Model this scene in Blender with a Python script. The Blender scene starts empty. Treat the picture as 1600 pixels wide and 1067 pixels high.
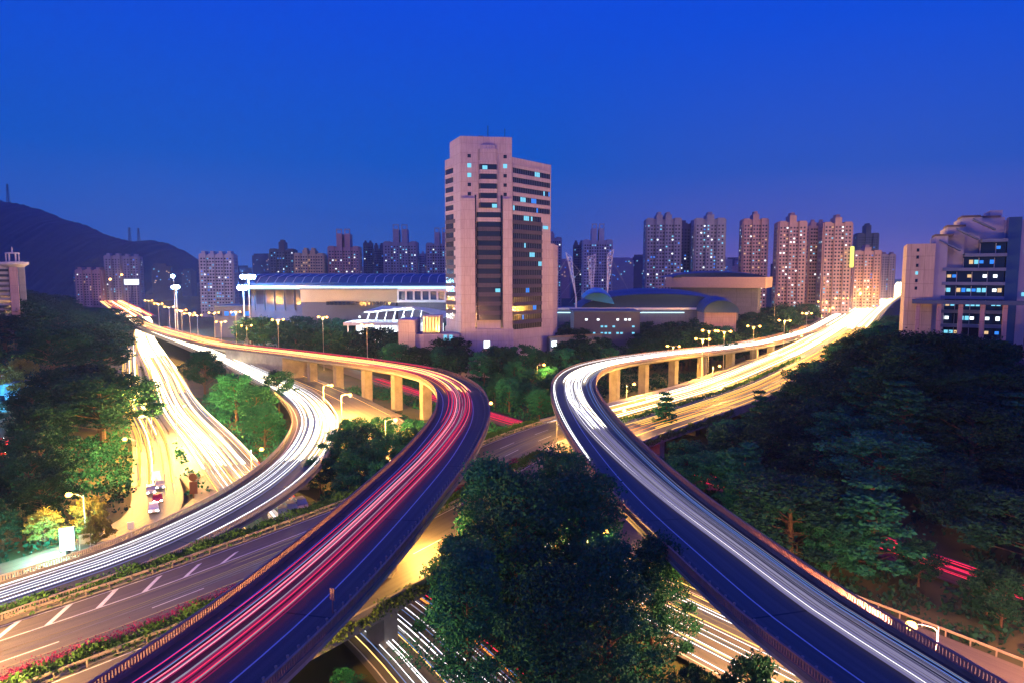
import bpy, math, random
from mathutils import Vector, Matrix
random.seed(7)
R = math.radians
sc = bpy.context.scene
C = sc.collection
# ------------------------------------------------------------------ camera, sky, sun, exposure
HC, FPX, TH = 43.0, 1067.0, math.atan(103.5/1067.0)
cam = bpy.data.cameras.new('camera'); cam_o = bpy.data.objects.new('camera', cam); C.objects.link(cam_o)
cam.sensor_width = 36; cam.lens = 24.0; cam.clip_start = 0.5; cam.clip_end = 20000
cam_o.location = (0, 0, HC); cam_o.rotation_euler = (math.pi/2 - TH, 0, 0)
sc.camera = cam_o
sc.view_settings.view_transform = 'Standard'; sc.view_settings.look = 'None'
sc.view_settings.exposure = 0.0; sc.view_settings.gamma = 1.0; sc.view_settings.use_curve_mapping = False
sc.render.engine = 'CYCLES'
cy = sc.cycles
cy.use_denoising = True; cy.denoiser = 'OPENIMAGEDENOISE'
cy.max_bounces = 4; cy.diffuse_bounces = 2; cy.glossy_bounces = 2; cy.transmission_bounces = 2; cy.volume_bounces = 0
cy.transparent_max_bounces = 4; cy.use_light_tree = True; cy.use_adaptive_sampling = True; cy.adaptive_threshold = 0.02
cy.sample_clamp_indirect = 4.0; cy.caustics_reflective = False; cy.caustics_refractive = False

w = bpy.data.worlds.new('World'); sc.world = w; w.use_nodes = True
nt = w.node_tree; nt.nodes.clear()
out = nt.nodes.new('ShaderNodeOutputWorld'); bg = nt.nodes.new('ShaderNodeBackground')
nt.links.new(bg.outputs[0], out.inputs[0])
tc = nt.nodes.new('ShaderNodeTexCoord'); sep = nt.nodes.new('ShaderNodeSeparateXYZ')
nt.links.new(tc.outputs['Generated'], sep.inputs[0])
def ramp(nodes, stops, interp='EASE'):
    r = nodes.new('ShaderNodeValToRGB'); r.color_ramp.interpolation = interp
    e = r.color_ramp.elements
    while len(e) > 1: e.remove(e[0])
    e[0].position, e[0].color = stops[0][0], (*stops[0][1], 1)
    for p, c in stops[1:]:
        n = e.new(p); n.color = (*c, 1)
    return r
# dusk sky: city glow at the horizon under deep blue; the west (right) side glows violet
r1 = ramp(nt.nodes, [(0.0, (.045, .12, .46)), (.06, (.028, .12, .50)), (.16, (.0, .095, .56)), (.32, (.0, .072, .70)), (.5, (.0, .060, .88)), (1.0, (.0, .04, .62))], 'LINEAR')
nt.links.new(sep.outputs['Z'], r1.inputs[0])
r2 = ramp(nt.nodes, [(0.0, (.20, .13, .44)), (.06, (.09, .12, .48)), (.14, (.02, .095, .53)), (.32, (.0, .072, .72)), (.5, (.0, .060, .88)), (1.0, (.0, .04, .62))], 'LINEAR')
nt.links.new(sep.outputs['Z'], r2.inputs[0])
# azimuth weight centred on the far end of the right-hand highway
dot = nt.nodes.new('ShaderNodeVectorMath'); dot.operation = 'DOT_PRODUCT'
dot.inputs[1].default_value = (math.sin(R(28)), math.cos(R(28)), 0)
nt.links.new(tc.outputs['Generated'], dot.inputs[0])
mr = nt.nodes.new('ShaderNodeMapRange'); mr.inputs[1].default_value = .86; mr.inputs[2].default_value = 1.0
mr.interpolation_type = 'SMOOTHSTEP'
nt.links.new(dot.outputs['Value'], mr.inputs[0])
mx = nt.nodes.new('ShaderNodeMix'); mx.data_type = 'RGBA'
nt.links.new(mr.outputs[0], mx.inputs[0]); nt.links.new(r1.outputs[0], mx.inputs[6]); nt.links.new(r2.outputs[0], mx.inputs[7])
nt.links.new(mx.outputs[2], bg.inputs[0]); bg.inputs[1].default_value = 1.0

sun = bpy.data.lights.new('dusk_glow', 'SUN'); sun.energy = 0.26; sun.angle = R(40); sun.color = (1.0, .56, 1.0)
so = bpy.data.objects.new('dusk_glow', sun); C.objects.link(so)
so.rotation_euler = Vector((.10, 1.0, -.42)).to_track_quat('-Z', 'Y').to_euler()

# ------------------------------------------------------------------ helpers
def at(px, py, z):                       # the point at height z seen at a pixel of the 1600 px photograph
    u = (px-800)/FPX; v = -(py-533.5)/FPX
    d = Vector((u, math.cos(TH)+v*math.sin(TH), -math.sin(TH)+v*math.cos(TH)))
    t = (z-HC)/d.z
    return Vector((d.x*t, d.y*t, z))
def atd(px, py, Y):                      # the point at distance Y seen at a pixel
    u = (px-800)/FPX; v = -(py-533.5)/FPX
    d = Vector((u, math.cos(TH)+v*math.sin(TH), -math.sin(TH)+v*math.cos(TH)))
    t = Y/d.y
    return Vector((d.x*t, Y, HC+d.z*t))
def proj(p):
    dy, dz = p[1], p[2]-HC
    dep = dy*math.cos(TH)-dz*math.sin(TH); up = dy*math.sin(TH)+dz*math.cos(TH)
    if dep < 1: return (-9999, -9999)
    return (800+p[0]/dep*FPX, 533.5-up/dep*FPX)
def tag(o, label=None, cat=None, group=None, kind=None):
    if label: o['label'] = label
    if cat: o['category'] = cat
    if group: o['group'] = group
    if kind: o['kind'] = kind
    return o
def empty(name, loc=(0, 0, 0), rz=0, label=None, cat=None, group=None):
    o = bpy.data.objects.new(name, None); C.objects.link(o)
    o.location = loc; o.rotation_euler = (0, 0, rz); o.empty_display_size = .5
    return tag(o, label, cat, group)
class MB:
    def __init__(s): s.v = []; s.f = []; s.uv = None
    def quad(s, a, b, c, d):
        n = len(s.v); s.v += [tuple(a), tuple(b), tuple(c), tuple(d)]; s.f.append((n, n+1, n+2, n+3)); return s
    def box(s, x0, x1, y0, y1, z0, z1, m=None):
        n = len(s.v)
        vs = [(x0,y0,z0),(x1,y0,z0),(x1,y1,z0),(x0,y1,z0),(x0,y0,z1),(x1,y0,z1),(x1,y1,z1),(x0,y1,z1)]
        if m is not None: vs = [tuple(m @ Vector(v)) for v in vs]
        s.v += vs
        s.f += [tuple(n+i for i in q) for q in ((0,3,2,1),(4,5,6,7),(0,1,5,4),(1,2,6,5),(2,3,7,6),(3,0,4,7))]
        return s
    def prism(s, poly, z0, z1):
        n = len(s.v); k = len(poly)
        s.v += [(p[0], p[1], z0) for p in poly]+[(p[0], p[1], z1) for p in poly]
        s.f.append(tuple(n+i for i in reversed(range(k)))); s.f.append(tuple(n+k+i for i in range(k)))
        for i in range(k):
            j = (i+1) % k; s.f.append((n+i, n+j, n+k+j, n+k+i))
        return s
    def tube(s, a, b, r0, r1=None, k=6):
        r1 = r0 if r1 is None else r1
        a = Vector(a); b = Vector(b); d = (b-a).normalized()
        u = d.orthogonal().normalized(); v_ = d.cross(u); n = len(s.v)
        for p, r in ((a, r0), (b, r1)):
            for i in range(k):
                an = 2*math.pi*i/k; s.v.append(tuple(p+u*math.cos(an)*r+v_*math.sin(an)*r))
        for i in range(k):
            j = (i+1) % k; s.f.append((n+i, n+j, n+k+j, n+k+i))
        s.f.append(tuple(n+i for i in reversed(range(k)))); s.f.append(tuple(n+k+i for i in range(k)))
        return s
    def ball(s, c, r, k=8, sz=1.0):
        n = len(s.v); rows = k//2
        for i in range(rows+1):
            ph = math.pi*i/rows
            for j in range(k):
                a = 2*math.pi*j/k
                s.v.append((c[0]+r*math.sin(ph)*math.cos(a), c[1]+r*math.sin(ph)*math.sin(a), c[2]+r*sz*math.cos(ph)))
        for i in range(rows):
            for j in range(k):
                j2 = (j+1) % k; s.f.append((n+i*k+j, n+i*k+j2, n+(i+1)*k+j2, n+(i+1)*k+j))
        return s
    def mesh(s, name, mat=None, smooth=False):
        me = bpy.data.meshes.new(name); me.from_pydata(s.v, [], s.f); me.validate()
        if mat: me.materials.append(mat)
        if smooth:
            for p in me.polygons: p.use_smooth = True
        me.update(); return me
    def build(s, name, mat=None, parent=None, smooth=False):
        return inst(name, s.mesh(name, mat, smooth), parent)
def inst(name, me, parent=None, loc=(0, 0, 0), rz=0):
    o = bpy.data.objects.new(name, me); C.objects.link(o)
    if parent: o.parent = parent
    o.location = loc; o.rotation_euler = (0, 0, rz); return o
def copy_tree(o, parent=None):
    c = o.copy(); C.objects.link(c)
    if parent: c.parent = parent
    for ch in list(o.children): copy_tree(ch, c)
    return c

# ------------------------------------------------------------------ materials
MAT = {}
def mat(name, col, rough=.8, var=.0, scale=1.0, metal=0.0, spec=.4, bump=0.0, col2=None, coords='Object'):
    m = bpy.data.materials.new(name); m.use_nodes = True; n = m.node_tree; b = n.nodes['Principled BSDF']
    b.inputs['Base Color'].default_value = (*col, 1); b.inputs['Roughness'].default_value = rough
    b.inputs['Metallic'].default_value = metal; b.inputs['Specular IOR Level'].default_value = spec
    if var or col2:
        t = n.nodes.new('ShaderNodeTexCoord'); no = n.nodes.new('ShaderNodeTexNoise')
        no.inputs['Scale'].default_value = scale; no.inputs['Detail'].default_value = 6; no.inputs['Roughness'].default_value = .6
        n.links.new(t.outputs[coords], no.inputs['Vector'])
        c2 = col2 or tuple(min(1, c*(1+var)) for c in col); c1 = col if col2 else tuple(c*(1-var) for c in col)
        r = ramp(n.nodes, [(.3, c1), (.7, c2)], 'LINEAR')
        n.links.new(no.outputs['Fac'], r.inputs[0]); n.links.new(r.outputs[0], b.inputs['Base Color'])
        if bump:
            bp = n.nodes.new('ShaderNodeBump'); bp.inputs['Strength'].default_value = bump; bp.inputs['Distance'].default_value = .05
            n.links.new(no.outputs['Fac'], bp.inputs['Height']); n.links.new(bp.outputs[0], b.inputs['Normal'])
    MAT[name] = m; return m
def emit(name, col, s):
    m = bpy.data.materials.new(name); m.use_nodes = True; n = m.node_tree; n.nodes.clear()
    o = n.nodes.new('ShaderNodeOutputMaterial'); e = n.nodes.new('ShaderNodeEmission')
    e.inputs[0].default_value = (*col, 1); e.inputs[1].default_value = s; n.links.new(e.outputs[0], o.inputs[0])
    MAT[name] = m; return m
def asphalt(name, c1, c2, rough=.55):
    m = mat(name, c1, rough, spec=.35); n = m.node_tree; b = n.nodes['Principled BSDF']
    uv = n.nodes.new('ShaderNodeUVMap'); mp = n.nodes.new('ShaderNodeMapping')
    mp.inputs['Scale'].default_value = (1.6, .012, 1)      # wheel tracks: fine across, long along the road
    a = n.nodes.new('ShaderNodeTexNoise'); a.inputs['Scale'].default_value = 1.0; a.inputs['Detail'].default_value = 5
    g = n.nodes.new('ShaderNodeTexNoise'); g.inputs['Scale'].default_value = 9.0; g.inputs['Detail'].default_value = 4
    n.links.new(uv.outputs[0], mp.inputs[0]); n.links.new(mp.outputs[0], a.inputs['Vector'])
    n.links.new(uv.outputs[0], g.inputs['Vector'])
    md = n.nodes.new('ShaderNodeMix'); md.data_type = 'FLOAT'; md.inputs[0].default_value = .35
    n.links.new(a.outputs['Fac'], md.inputs[2]); n.links.new(g.outputs['Fac'], md.inputs[3])
    r = ramp(n.nodes, [(.35, c1), (.65, c2)], 'LINEAR')
    n.links.new(md.outputs[0], r.inputs[0]); n.links.new(r.outputs[0], b.inputs['Base Color'])
    bp = n.nodes.new('ShaderNodeBump'); bp.inputs['Strength'].default_value = .25; bp.inputs['Distance'].default_value = .02
    n.links.new(g.outputs['Fac'], bp.inputs['Height']); n.links.new(bp.outputs[0], b.inputs['Normal'])
    return m
def foliage(name, c1, c2, sc_=.35):
    m = mat(name, c1, .75, spec=.15, col2=c2, scale=sc_)
    n = m.node_tree; b = n.nodes['Principled BSDF']
    r = [x for x in n.nodes if x.type == 'VALTORGB'][0]
    oi = n.nodes.new('ShaderNodeObjectInfo'); hs = n.nodes.new('ShaderNodeHueSaturation')
    mp = n.nodes.new('ShaderNodeMapRange'); mp.inputs[3].default_value = .7; mp.inputs[4].default_value = 1.35
    n.links.new(oi.outputs['Random'], mp.inputs[0]); n.links.new(mp.outputs[0], hs.inputs['Value'])
    n.links.new(r.outputs[0], hs.inputs['Color']); n.links.new(hs.outputs[0], b.inputs['Base Color'])
    return m
asphalt('asphalt', (.060, .050, .042), (.135, .115, .095))
asphalt('asphalt_worn', (.09, .08, .075), (.16, .14, .12))
mat('concrete', (.30, .27, .23), .85, var=.25, scale=.35, bump=.2)
mat('concrete_dark', (.16, .14, .13), .85, var=.3, scale=.3, bump=.2)
mat('rail_paint', (.34, .17, .13), .6, var=.2, scale=1.5)
mat('rail_steel', (.40, .33, .26), .5, var=.2, scale=1.0, metal=.2)
mat('marking', (.72, .72, .70), .6, var=.12, scale=2.0)
mat('grass', (.035, .055, .02), .95, col2=(.08, .075, .035), scale=.15, bump=.4)
mat('kerb_stone', (.30, .28, .25), .8, var=.2, scale=.8)
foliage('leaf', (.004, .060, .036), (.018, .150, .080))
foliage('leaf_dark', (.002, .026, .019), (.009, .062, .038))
foliage('leaf_hedge', (.03, .09, .02), (.07, .18, .04), .8)
foliage('leaf_ivy', (.06, .12, .03), (.14, .22, .06), .8)
foliage('leaf_yellow_lit', (.13, .14, .04), (.22, .20, .05), .8)  # leaf copy with yellow lamp light put into its colour
foliage('flower', (.10, .006, .035), (.20, .012, .085), .8)
mat('bark', (.10, .07, .05), .95, var=.4, scale=3)
mat('hill', (.004, .024, .022), 1, col2=(.012, .055, .045), scale=.02)
def panels(name, col, bw, bh, mort=.02):
    m = mat(name, col, .85); n = m.node_tree; b = n.nodes['Principled BSDF']
    t = n.nodes.new('ShaderNodeTexCoord'); sp = n.nodes.new('ShaderNodeSeparateXYZ'); ad = n.nodes.new('ShaderNodeMath'); cb = n.nodes.new('ShaderNodeCombineXYZ')
    n.links.new(t.outputs['Object'], sp.inputs[0]); n.links.new(sp.outputs[0], ad.inputs[0]); n.links.new(sp.outputs[1], ad.inputs[1]); n.links.new(ad.outputs[0], cb.inputs[0]); n.links.new(sp.outputs[2], cb.inputs[1])
    br = n.nodes.new('ShaderNodeTexBrick'); br.offset = 0; br.inputs['Scale'].default_value = 1; br.inputs['Brick Width'].default_value = bw; br.inputs['Row Height'].default_value = bh; br.inputs['Mortar Size'].default_value = mort*3; br.inputs['Mortar Smooth'].default_value = .3
    br.inputs['Color1'].default_value = (*col, 1); br.inputs['Color2'].default_value = (*[c*.90 for c in col], 1); br.inputs['Mortar'].default_value = (*[c*.6 for c in col], 1)
    n.links.new(cb.outputs[0], br.inputs['Vector'])
    no = n.nodes.new('ShaderNodeTexNoise'); mp = n.nodes.new('ShaderNodeMapping'); mp.inputs['Scale'].default_value = (.5, .5, .06); no.inputs['Detail'].default_value = 5
    n.links.new(t.outputs['Object'], mp.inputs[0]); n.links.new(mp.outputs[0], no.inputs['Vector'])
    r = ramp(n.nodes, [(.35, (.86, .85, .85)), (.6, (1, 1, 1))], 'LINEAR'); n.links.new(no.outputs['Fac'], r.inputs[0])
    mx_ = n.nodes.new('ShaderNodeMix'); mx_.data_type = 'RGBA'; mx_.blend_type = 'MULTIPLY'; mx_.inputs[0].default_value = 1
    n.links.new(br.outputs['Color'], mx_.inputs[6]); n.links.new(r.outputs[0], mx_.inputs[7]); n.links.new(mx_.outputs[2], b.inputs['Base Color'])
panels('cream_wall', (.56, .47, .40), 3.0, 3.4)
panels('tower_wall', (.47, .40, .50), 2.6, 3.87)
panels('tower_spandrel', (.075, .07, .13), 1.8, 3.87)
mat('glass_dark', (.012, .02, .045), .12, spec=.8)
mat('glass_blue', (.03, .08, .20), .15, spec=.8)
mat('window_frame', (.12, .12, .14), .5)
panels('flat_wall', (.30, .32, .42), 3.3, 3.2)
panels('flat_wall_pink', (.46, .31, .33), 3.3, 3.2)
mat('flat_wall_dark', (.08, .09, .14), .85, var=.1, scale=.1)
mat('flat_wall_warm', (.50, .42, .26), .85, var=.1, scale=.1)
mat('flat_wall_white', (.50, .50, .52), .85, var=.1, scale=.1)
mat('hall_roof', (.05, .10, .20), .6, var=.15, scale=.05)
panels('hall_wall', (.15, .17, .24), 4.5, 3.0)
mat('white_metal', (.75, .76, .78), .4, metal=.1)
mat('pole_paint', (.42, .40, .38), .5, metal=.4)
mat('dark_metal', (.03, .03, .035), .5, metal=.5)
mat('orange_paint', (.14, .06, .03), .6)
mat('tyre', (.02, .02, .02), .9)
for n_, c_ in (('car_white', (.70, .70, .70)), ('car_silver', (.35, .36, .38)), ('car_red', (.40, .03, .03)), ('car_black', (.03, .03, .04)), ('car_blue', (.04, .08, .25))):
    mat(n_, c_, .25, spec=.6)
mm_ = mat('membrane', (.8, .82, .85), .7); n_ = mm_.node_tree; tl_ = n_.nodes.new('ShaderNodeBsdfTranslucent'); tl_.inputs[0].default_value = (.8, .85, .9, 1); ms_ = n_.nodes.new('ShaderNodeMixShader'); ms_.inputs[0].default_value = .55
n_.links.new(n_.nodes['Principled BSDF'].outputs[0], ms_.inputs[1]); n_.links.new(tl_.outputs[0], ms_.inputs[2]); n_.links.new(ms_.outputs[0], n_.nodes['Material Output'].inputs['Surface'])
emit('lit_cool', (.22, .72, 1.0), 1.1); emit('lit_blue', (.04, .26, 1.0), 1.1); emit('lit_warm', (1.0, .66, .34), .9)
emit('glow_wash_gold', (1.0, .55, .12), 1.5); emit('stream_glare', (1.0, .86, .60), 9); emit('glow_wash_red', (.60, .05, .26), .42); emit('glow_wash_violet', (.42, .38, .80), .45); emit('lit_white', (.85, .95, 1.0), 2.2)  # wash colours: road glow added as broad emissive strips
emit('sodium_lamp', (1.0, .42, .08), 14); emit('flood_lamp', (.50, .80, 1.0), 160); emit('box_light', (.62, 1.0, .95), 9)
emit('headlight', (1, .95, .85), 25); emit('taillight', (1, .05, .04), 8)
emit('strip_light', (.45, .80, 1.0), 2.2)
# light streams of the traffic
emit('stream_white', (1.0, .97, 1.0), 2.6); emit('stream_white_soft', (.80, .74, 1.0), .40); emit('stream_white_hot', (1.0, .82, .48), 7)
emit('stream_red', (1.0, .03, .10), 1.5); emit('stream_red_soft', (.70, .03, .22), .40); emit('stream_orange', (1.0, .32, .06), 1.6)
emit('stream_orange_hot', (1.0, .50, .14), 4.5); emit('stream_yellow', (1.0, .60, .18), 2.4); emit('stream_yellow_soft', (1.0, .74, .36), .45)
emit('stream_blue', (.25, .45, 1.0), .7); emit('stream_pink', (1.0, .25, .35), 2.0)

# ------------------------------------------------------------------ curves and sweeps
def smooth(pts, step=4.0):
    P = [Vector(p) for p in pts]; Q = [P[0]*2-P[1]] + P + [P[-1]*2-P[-2]]; outp = []
    for i in range(1, len(Q)-2):
        p0, p1, p2, p3 = Q[i-1:i+3]; d = (p2-p1).length
        st = step*max(1.0, min(4, (p1.y+p2.y)/2/250)); n = max(2, int(d/st))
        t1 = (d+1e-6); a = (p1-p0).length+1e-6; b = (p3-p2).length+1e-6
        m1 = ((p1-p0)/a*t1 + (p2-p1))/(a+t1)*a if False else (p2-p0)*(t1/(a+t1)); m2 = (p3-p1)*(t1/(b+t1))
        for k in range(n):
            t = k/n; h = (2*t**3-3*t*t+1, t**3-2*t*t+t, -2*t**3+3*t*t, t**3-t*t)
            outp.append(p1*h[0]+m1*h[1]+p2*h[2]+m2*h[3])
    outp.append(P[-1]); return outp
class Path:
    def __init__(s, pts, step=4.0):
        s.p = smooth(pts, step); s.n = []; s.s = [0]
        for i, q in enumerate(s.p):
            a = s.p[max(0, i-1)]; b = s.p[min(len(s.p)-1, i+1)]; t = (b-a); t.z = 0; t.normalize()
            s.n.append(Vector((t.y, -t.x, 0)))            # points to the right of travel
            if i: s.s.append(s.s[-1]+(q-s.p[i-1]).length)
        s.L = s.s[-1]
    def pos(s, d, off=0, dz=0):
        d = max(0, min(s.L, d)); lo, hi = 0, len(s.s)-1
        while hi-lo > 1:
            m = (lo+hi)//2
            if s.s[m] <= d: lo = m
            else: hi = m
        t = (d-s.s[lo])/max(1e-6, s.s[hi]-s.s[lo])
        q = s.p[lo].lerp(s.p[hi], t); n = s.n[lo].lerp(s.n[hi], t)
        return Vector((q.x+n.x*off, q.y+n.y*off, q.z+dz)), n
    def seg(s, d0=None, d1=None):
        d0 = 0 if d0 is None else d0; d1 = s.L if d1 is None else d1
        ds = [d0]+[x for x in s.s if d0 < x < d1]+[d1]; return ds
    def sweep(s, name, prof, m, parent=None, d0=None, d1=None, closed=True, offf=None):
        ds = s.seg(d0, d1); mb = MB(); k = len(prof)
        for d in ds:
            for (o, z) in prof:
                oo = o + (offf(d) if offf else 0)
                q, _ = s.pos(d, oo, z); mb.v.append(tuple(q))
        for i in range(len(ds)-1):
            for j in range(k if closed else k-1):
                j2 = (j+1) % k; mb.f.append((i*k+j, i*k+j2, (i+1)*k+j2, (i+1)*k+j))
        if closed:
            mb.f.append(tuple(range(k))); mb.f.append(tuple(reversed([(len(ds)-1)*k+j for j in range(k)])))
        me = mb.mesh(name, m)
        if not closed:
            uv = me.uv_layers.new(name='UVMap')
            for poly in me.polygons:
                for li in poly.loop_indices:
                    vi = me.loops[li].vertex_index; i, j = divmod(vi, k); uv.data[li].uv = (prof[j][0], ds[i])
        return inst(name, me, parent)

ROADS = []
def road(path, w_, m, name='road', base=True, dz=0.0):
    o = path.sweep(name, [(w_/2, .004+dz), (-w_/2, .004+dz)], MAT[m], closed=False); tag(o, kind='structure')
    ROADS.append((path, w_)); return o
def dashes(path, off, name, d0, d1, on=4, gap=8, w_=.16, m='marking', dz=.012):
    mb = MB(); d = d0
    while d < d1:
        e = min(d+on, d1)
        a, _ = path.pos(d, off-w_/2, dz); b, _ = path.pos(d, off+w_/2, dz); c, _ = path.pos(e, off+w_/2, dz); e_, _ = path.pos(e, off-w_/2, dz)
        mb.quad(a, b, c, e_); d += on+gap
    o = mb.build(name, MAT[m]); tag(o, kind='structure'); return o
def line(path, off, name='lane_line', w_=.16, d0=None, d1=None, dz=.012):
    o = path.sweep(name, [(off+w_/2, dz), (off-w_/2, dz)], MAT['marking'], closed=False, d0=d0, d1=d1); tag(o, kind='structure'); return o
def railing_mesh(path, off, d0, d1, zb, zt, sp, m, name, parent, thick=.07, every=None):
    mb = MB(); d = d0
    while d < d1:
        q, n = path.pos(d, off); sp_ = sp*max(1, q.y/90)
        t = Vector((-n.y, n.x, 0)); M = Matrix(((n.x, t.x, 0, q.x), (n.y, t.y, 0, q.y), (0, 0, 1, q.z), (0, 0, 0, 1)))
        hw = thick*max(1, q.y/130)
        mb.box(-.05, .05, -hw, hw, zb, zt, M); d += sp_
    for (a_, b_, z0, z1) in ((-.10, .12, zt, zt+.12), (-.06, .06, zb-.02, zb+.06)):
        ds = [x for x in path.s if d0 <= x <= d1]; n0 = len(mb.v)
        for d in ds:
            for (oo, zz) in ((b_, z0), (b_, z1), (a_, z1), (a_, z0)): mb.v.append(tuple(path.pos(d, off+oo, zz)[0]))
        for i in range(len(ds)-1):
            for j in range(4): j2 = (j+1) % 4; mb.f.append((n0+i*4+j, n0+i*4+j2, n0+i*4+4+j2, n0+i*4+4+j))
    return mb.build(name, m, parent)
def stream(path, off, z, r, m, name, group, label, d0=None, d1=None, wob=0.0, cat='light trail', stuff=None, drift=None):
    ds = path.seg(d0, d1); mb = MB(); ph = random.random()*6; fq = random.uniform(.008, .03); k = 4
    for i, d in enumerate(ds):
        o = off+wob*math.sin(d*fq+ph)
        if drift:
            f_ = max(0, min(1, (drift[2]-d)/(drift[2]-drift[1]))); f_ = f_*f_*(3-2*f_); o = o*(1-f_)+(drift[0]+off*drift[3])*f_
        q, n = path.pos(d, o, z); rr = r*(.15 if i in (0, len(ds)-1) else 1)
        mb.v += [tuple(q+n*rr), (q.x, q.y, q.z+rr*.6), tuple(q-n*rr), (q.x, q.y, q.z-rr*.6)]
    for i in range(len(ds)-1):
        for j in range(k):
            j2 = (j+1) % k; mb.f.append((i*k+j, i*k+j2, (i+1)*k+j2, (i+1)*k+j))
    o = mb.build(name, MAT[m]); tag(o, label, cat, group); return o

# ------------------------------------------------------------------ ground
def ground_h(x, y):
    u = -x/max(y, 60); a = max(0, min(1, (u-.60)/.13)); b = max(0, min(1, (y-120)/180)); c = max(0, min(1, (1500-y)/700))
    a = a*a*(3-2*a); b = b*b*(3-2*b); v = x/max(y, 60); e = max(0, min(1, (v-.475)/.11)); f = max(0, min(1, (y-95)/60)); g = max(0, min(1, (420-y)/140))
    e = e*e*(3-2*e); f = f*f*(3-2*f); return 15*a*b*c + 16*e*f*g - .6
mb = MB(); xs = [-4000, -2500, -1600, -1200, -900]+list(range(-700, 501, 20))+[700, 1000, 1600, 2600, 5000]; ys = [-60, 0]+list(range(20, 700, 20))+[750, 850, 1000, 1200, 1500, 2000, 3000, 4500, 7000]
for y in ys:
    for x in xs: mb.v.append((x, y, ground_h(x, y)-.02))
nx = len(xs)
for j in range(len(ys)-1):
    for i in range(nx-1): mb.f.append((j*nx+i, j*nx+i+1, (j+1)*nx+i+1, (j+1)*nx+i))
tag(mb.build('ground', MAT['grass'], smooth=True), kind='structure')

# ------------------------------------------------------------------ road lines (world metres)
E1 = Path([(-72, 41, 6), (-53.5, 60.5, 6), (-42, 74, 6), (-32, 88, 6), (-21, 105, 6), (-10, 125, 6), (1, 146, 6), (12.5, 163.5, 6), (25.5, 178.5, 6), (42, 197, 6), (64, 223, 6), (97, 270, 6), (140, 335, 6), (219, 465, 6), (385, 745, 8), (690, 1238, 14), (1075, 1900, 22)])
E2 = Path([tuple(E1.pos(d, 15.6)[0]) for d in [0, 20, 40, 60, 80, 100, 125, 150, 175, 200, 240, 300, 380, 470, 600, 800, 1100, 1500, 2000]])
LR = Path([(-31, 24, 13), (-27.5, 36, 13), (-23.2, 48, 13), (-19.2, 64, 13), (-15.2, 88, 13), (-11.8, 116, 13), (-10.8, 147, 13), (-14.8, 178, 13), (-25, 203, 13), (-44, 226, 12.8), (-81, 262, 12), (-142, 325, 10), (-272, 503, 7), (-400, 700, 6.2)])
RR = Path([(36, 24, 13), (32, 36, 13), (28.4, 48, 13), (25.3, 58, 13), (22.8, 70, 13), (19.6, 88, 13), (17.4, 108, 13), (15.7, 136, 13), (15.6, 165, 13), (17.6, 190, 13), (23.5, 212, 13), (34, 230, 13), (52.6, 249, 13), (80, 272, 12.8), (110, 304, 12.3), (155, 372, 10.5), (205, 462, 7.5), (370, 745, 8.1)])
CR = Path([(-78, 41, 6), (-67, 60, 6), (-57.7, 74.5, 6), (-49.4, 88, 6), (-43.8, 108, 6), (-42.6, 128, 6), (-45, 150, 6), (-51.5, 175, 6), (-65, 205, 6), (-84, 235, 6), (-145, 325, 6), (-287, 522, 6), (-405, 705, 6)])
BR = Path([(-455, 800, 7.3), (-398, 720, 6), (-330, 610, 2.5), (-246, 455, .4), (-148, 288, 0), (-107, 217, 0), (-75, 168, 0), (-50, 129, 0), (-33, 104, 0), (-12.5, 78, 0), (-2.5, 63, 0), (10, 45, 0)])
GL = Path([(-395, 695, 5.9), (-280, 515, 5.4), (-191, 400, 4), (-113, 300, 3), (-64, 229, 3), (-39, 189, 2.6)])
GD = Path([(-41, 193, 2.6), (-38, 188, 2.5), (-18, 147, 1), (0, 114, 0), (11, 97, 0), (21, 83, 0), (33, 67, 0), (44, 50, 0), (54, 28, 0)])
OD = Path([(-2, 130, .3), (14, 116, .1), (36, 89.5, 0), (51.7, 68, 0), (64, 48, 0), (74, 25, 0)])
FR = Path([(-90, 330, 0), (-45, 262, 0), (-4, 202, 0), (20, 170, 0), (47.6, 130, 0), (60.5, 103.5, 0), (69, 88.5, 0), (82, 62, 0), (95, 30, 0)])
HW = Path([(-330, 600, 6.3), (-400, 708, 6.6), (-560, 950, 9), (-790, 1316, 13), (-1070, 1750, 19)])
SR = Path([(-110, 62, 0), (-88, 81, 0), (-71, 99, 0), (-65, 118, 0), (-76, 142, 0), (-96, 178, 0), (-128, 228, 0), (-178, 315, 0), (-236, 420, .2)])

def piers(path, root, offs, zs, m='concrete', wx=1.5, wy=1.1):
    for d in zs:
        for o in offs:
            q, n = path.pos(d, o); t = Vector((-n.y, n.x, 0)); M = Matrix(((n.x, t.x, 0, q.x), (n.y, t.y, 0, q.y), (0, 0, 1, 0), (0, 0, 0, 1)))
            p = MB(); p.box(-wx, wx, -wy, wy, ground_h(q.x, q.y)-.5, q.z-2.0, M)
            n0 = len(p.v); # flared head
            hd = [(-wx, -wy), (wx, -wy), (wx, wy), (-wx, wy)]
            vs = [(a, b, q.z-2.0) for a, b in hd]+[(a*1.9, b*1.1, q.z-1.25) for a, b in hd]
            p.v += [tuple(M @ Vector(v)) for v in vs]
            p.f += [tuple(n0+i for i in qd) for qd in ((0,3,2,1),(4,5,6,7),(0,1,5,4),(1,2,6,5),(2,3,7,6),(3,0,4,7))]
            p.build('pier', MAT[m], root)
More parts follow.
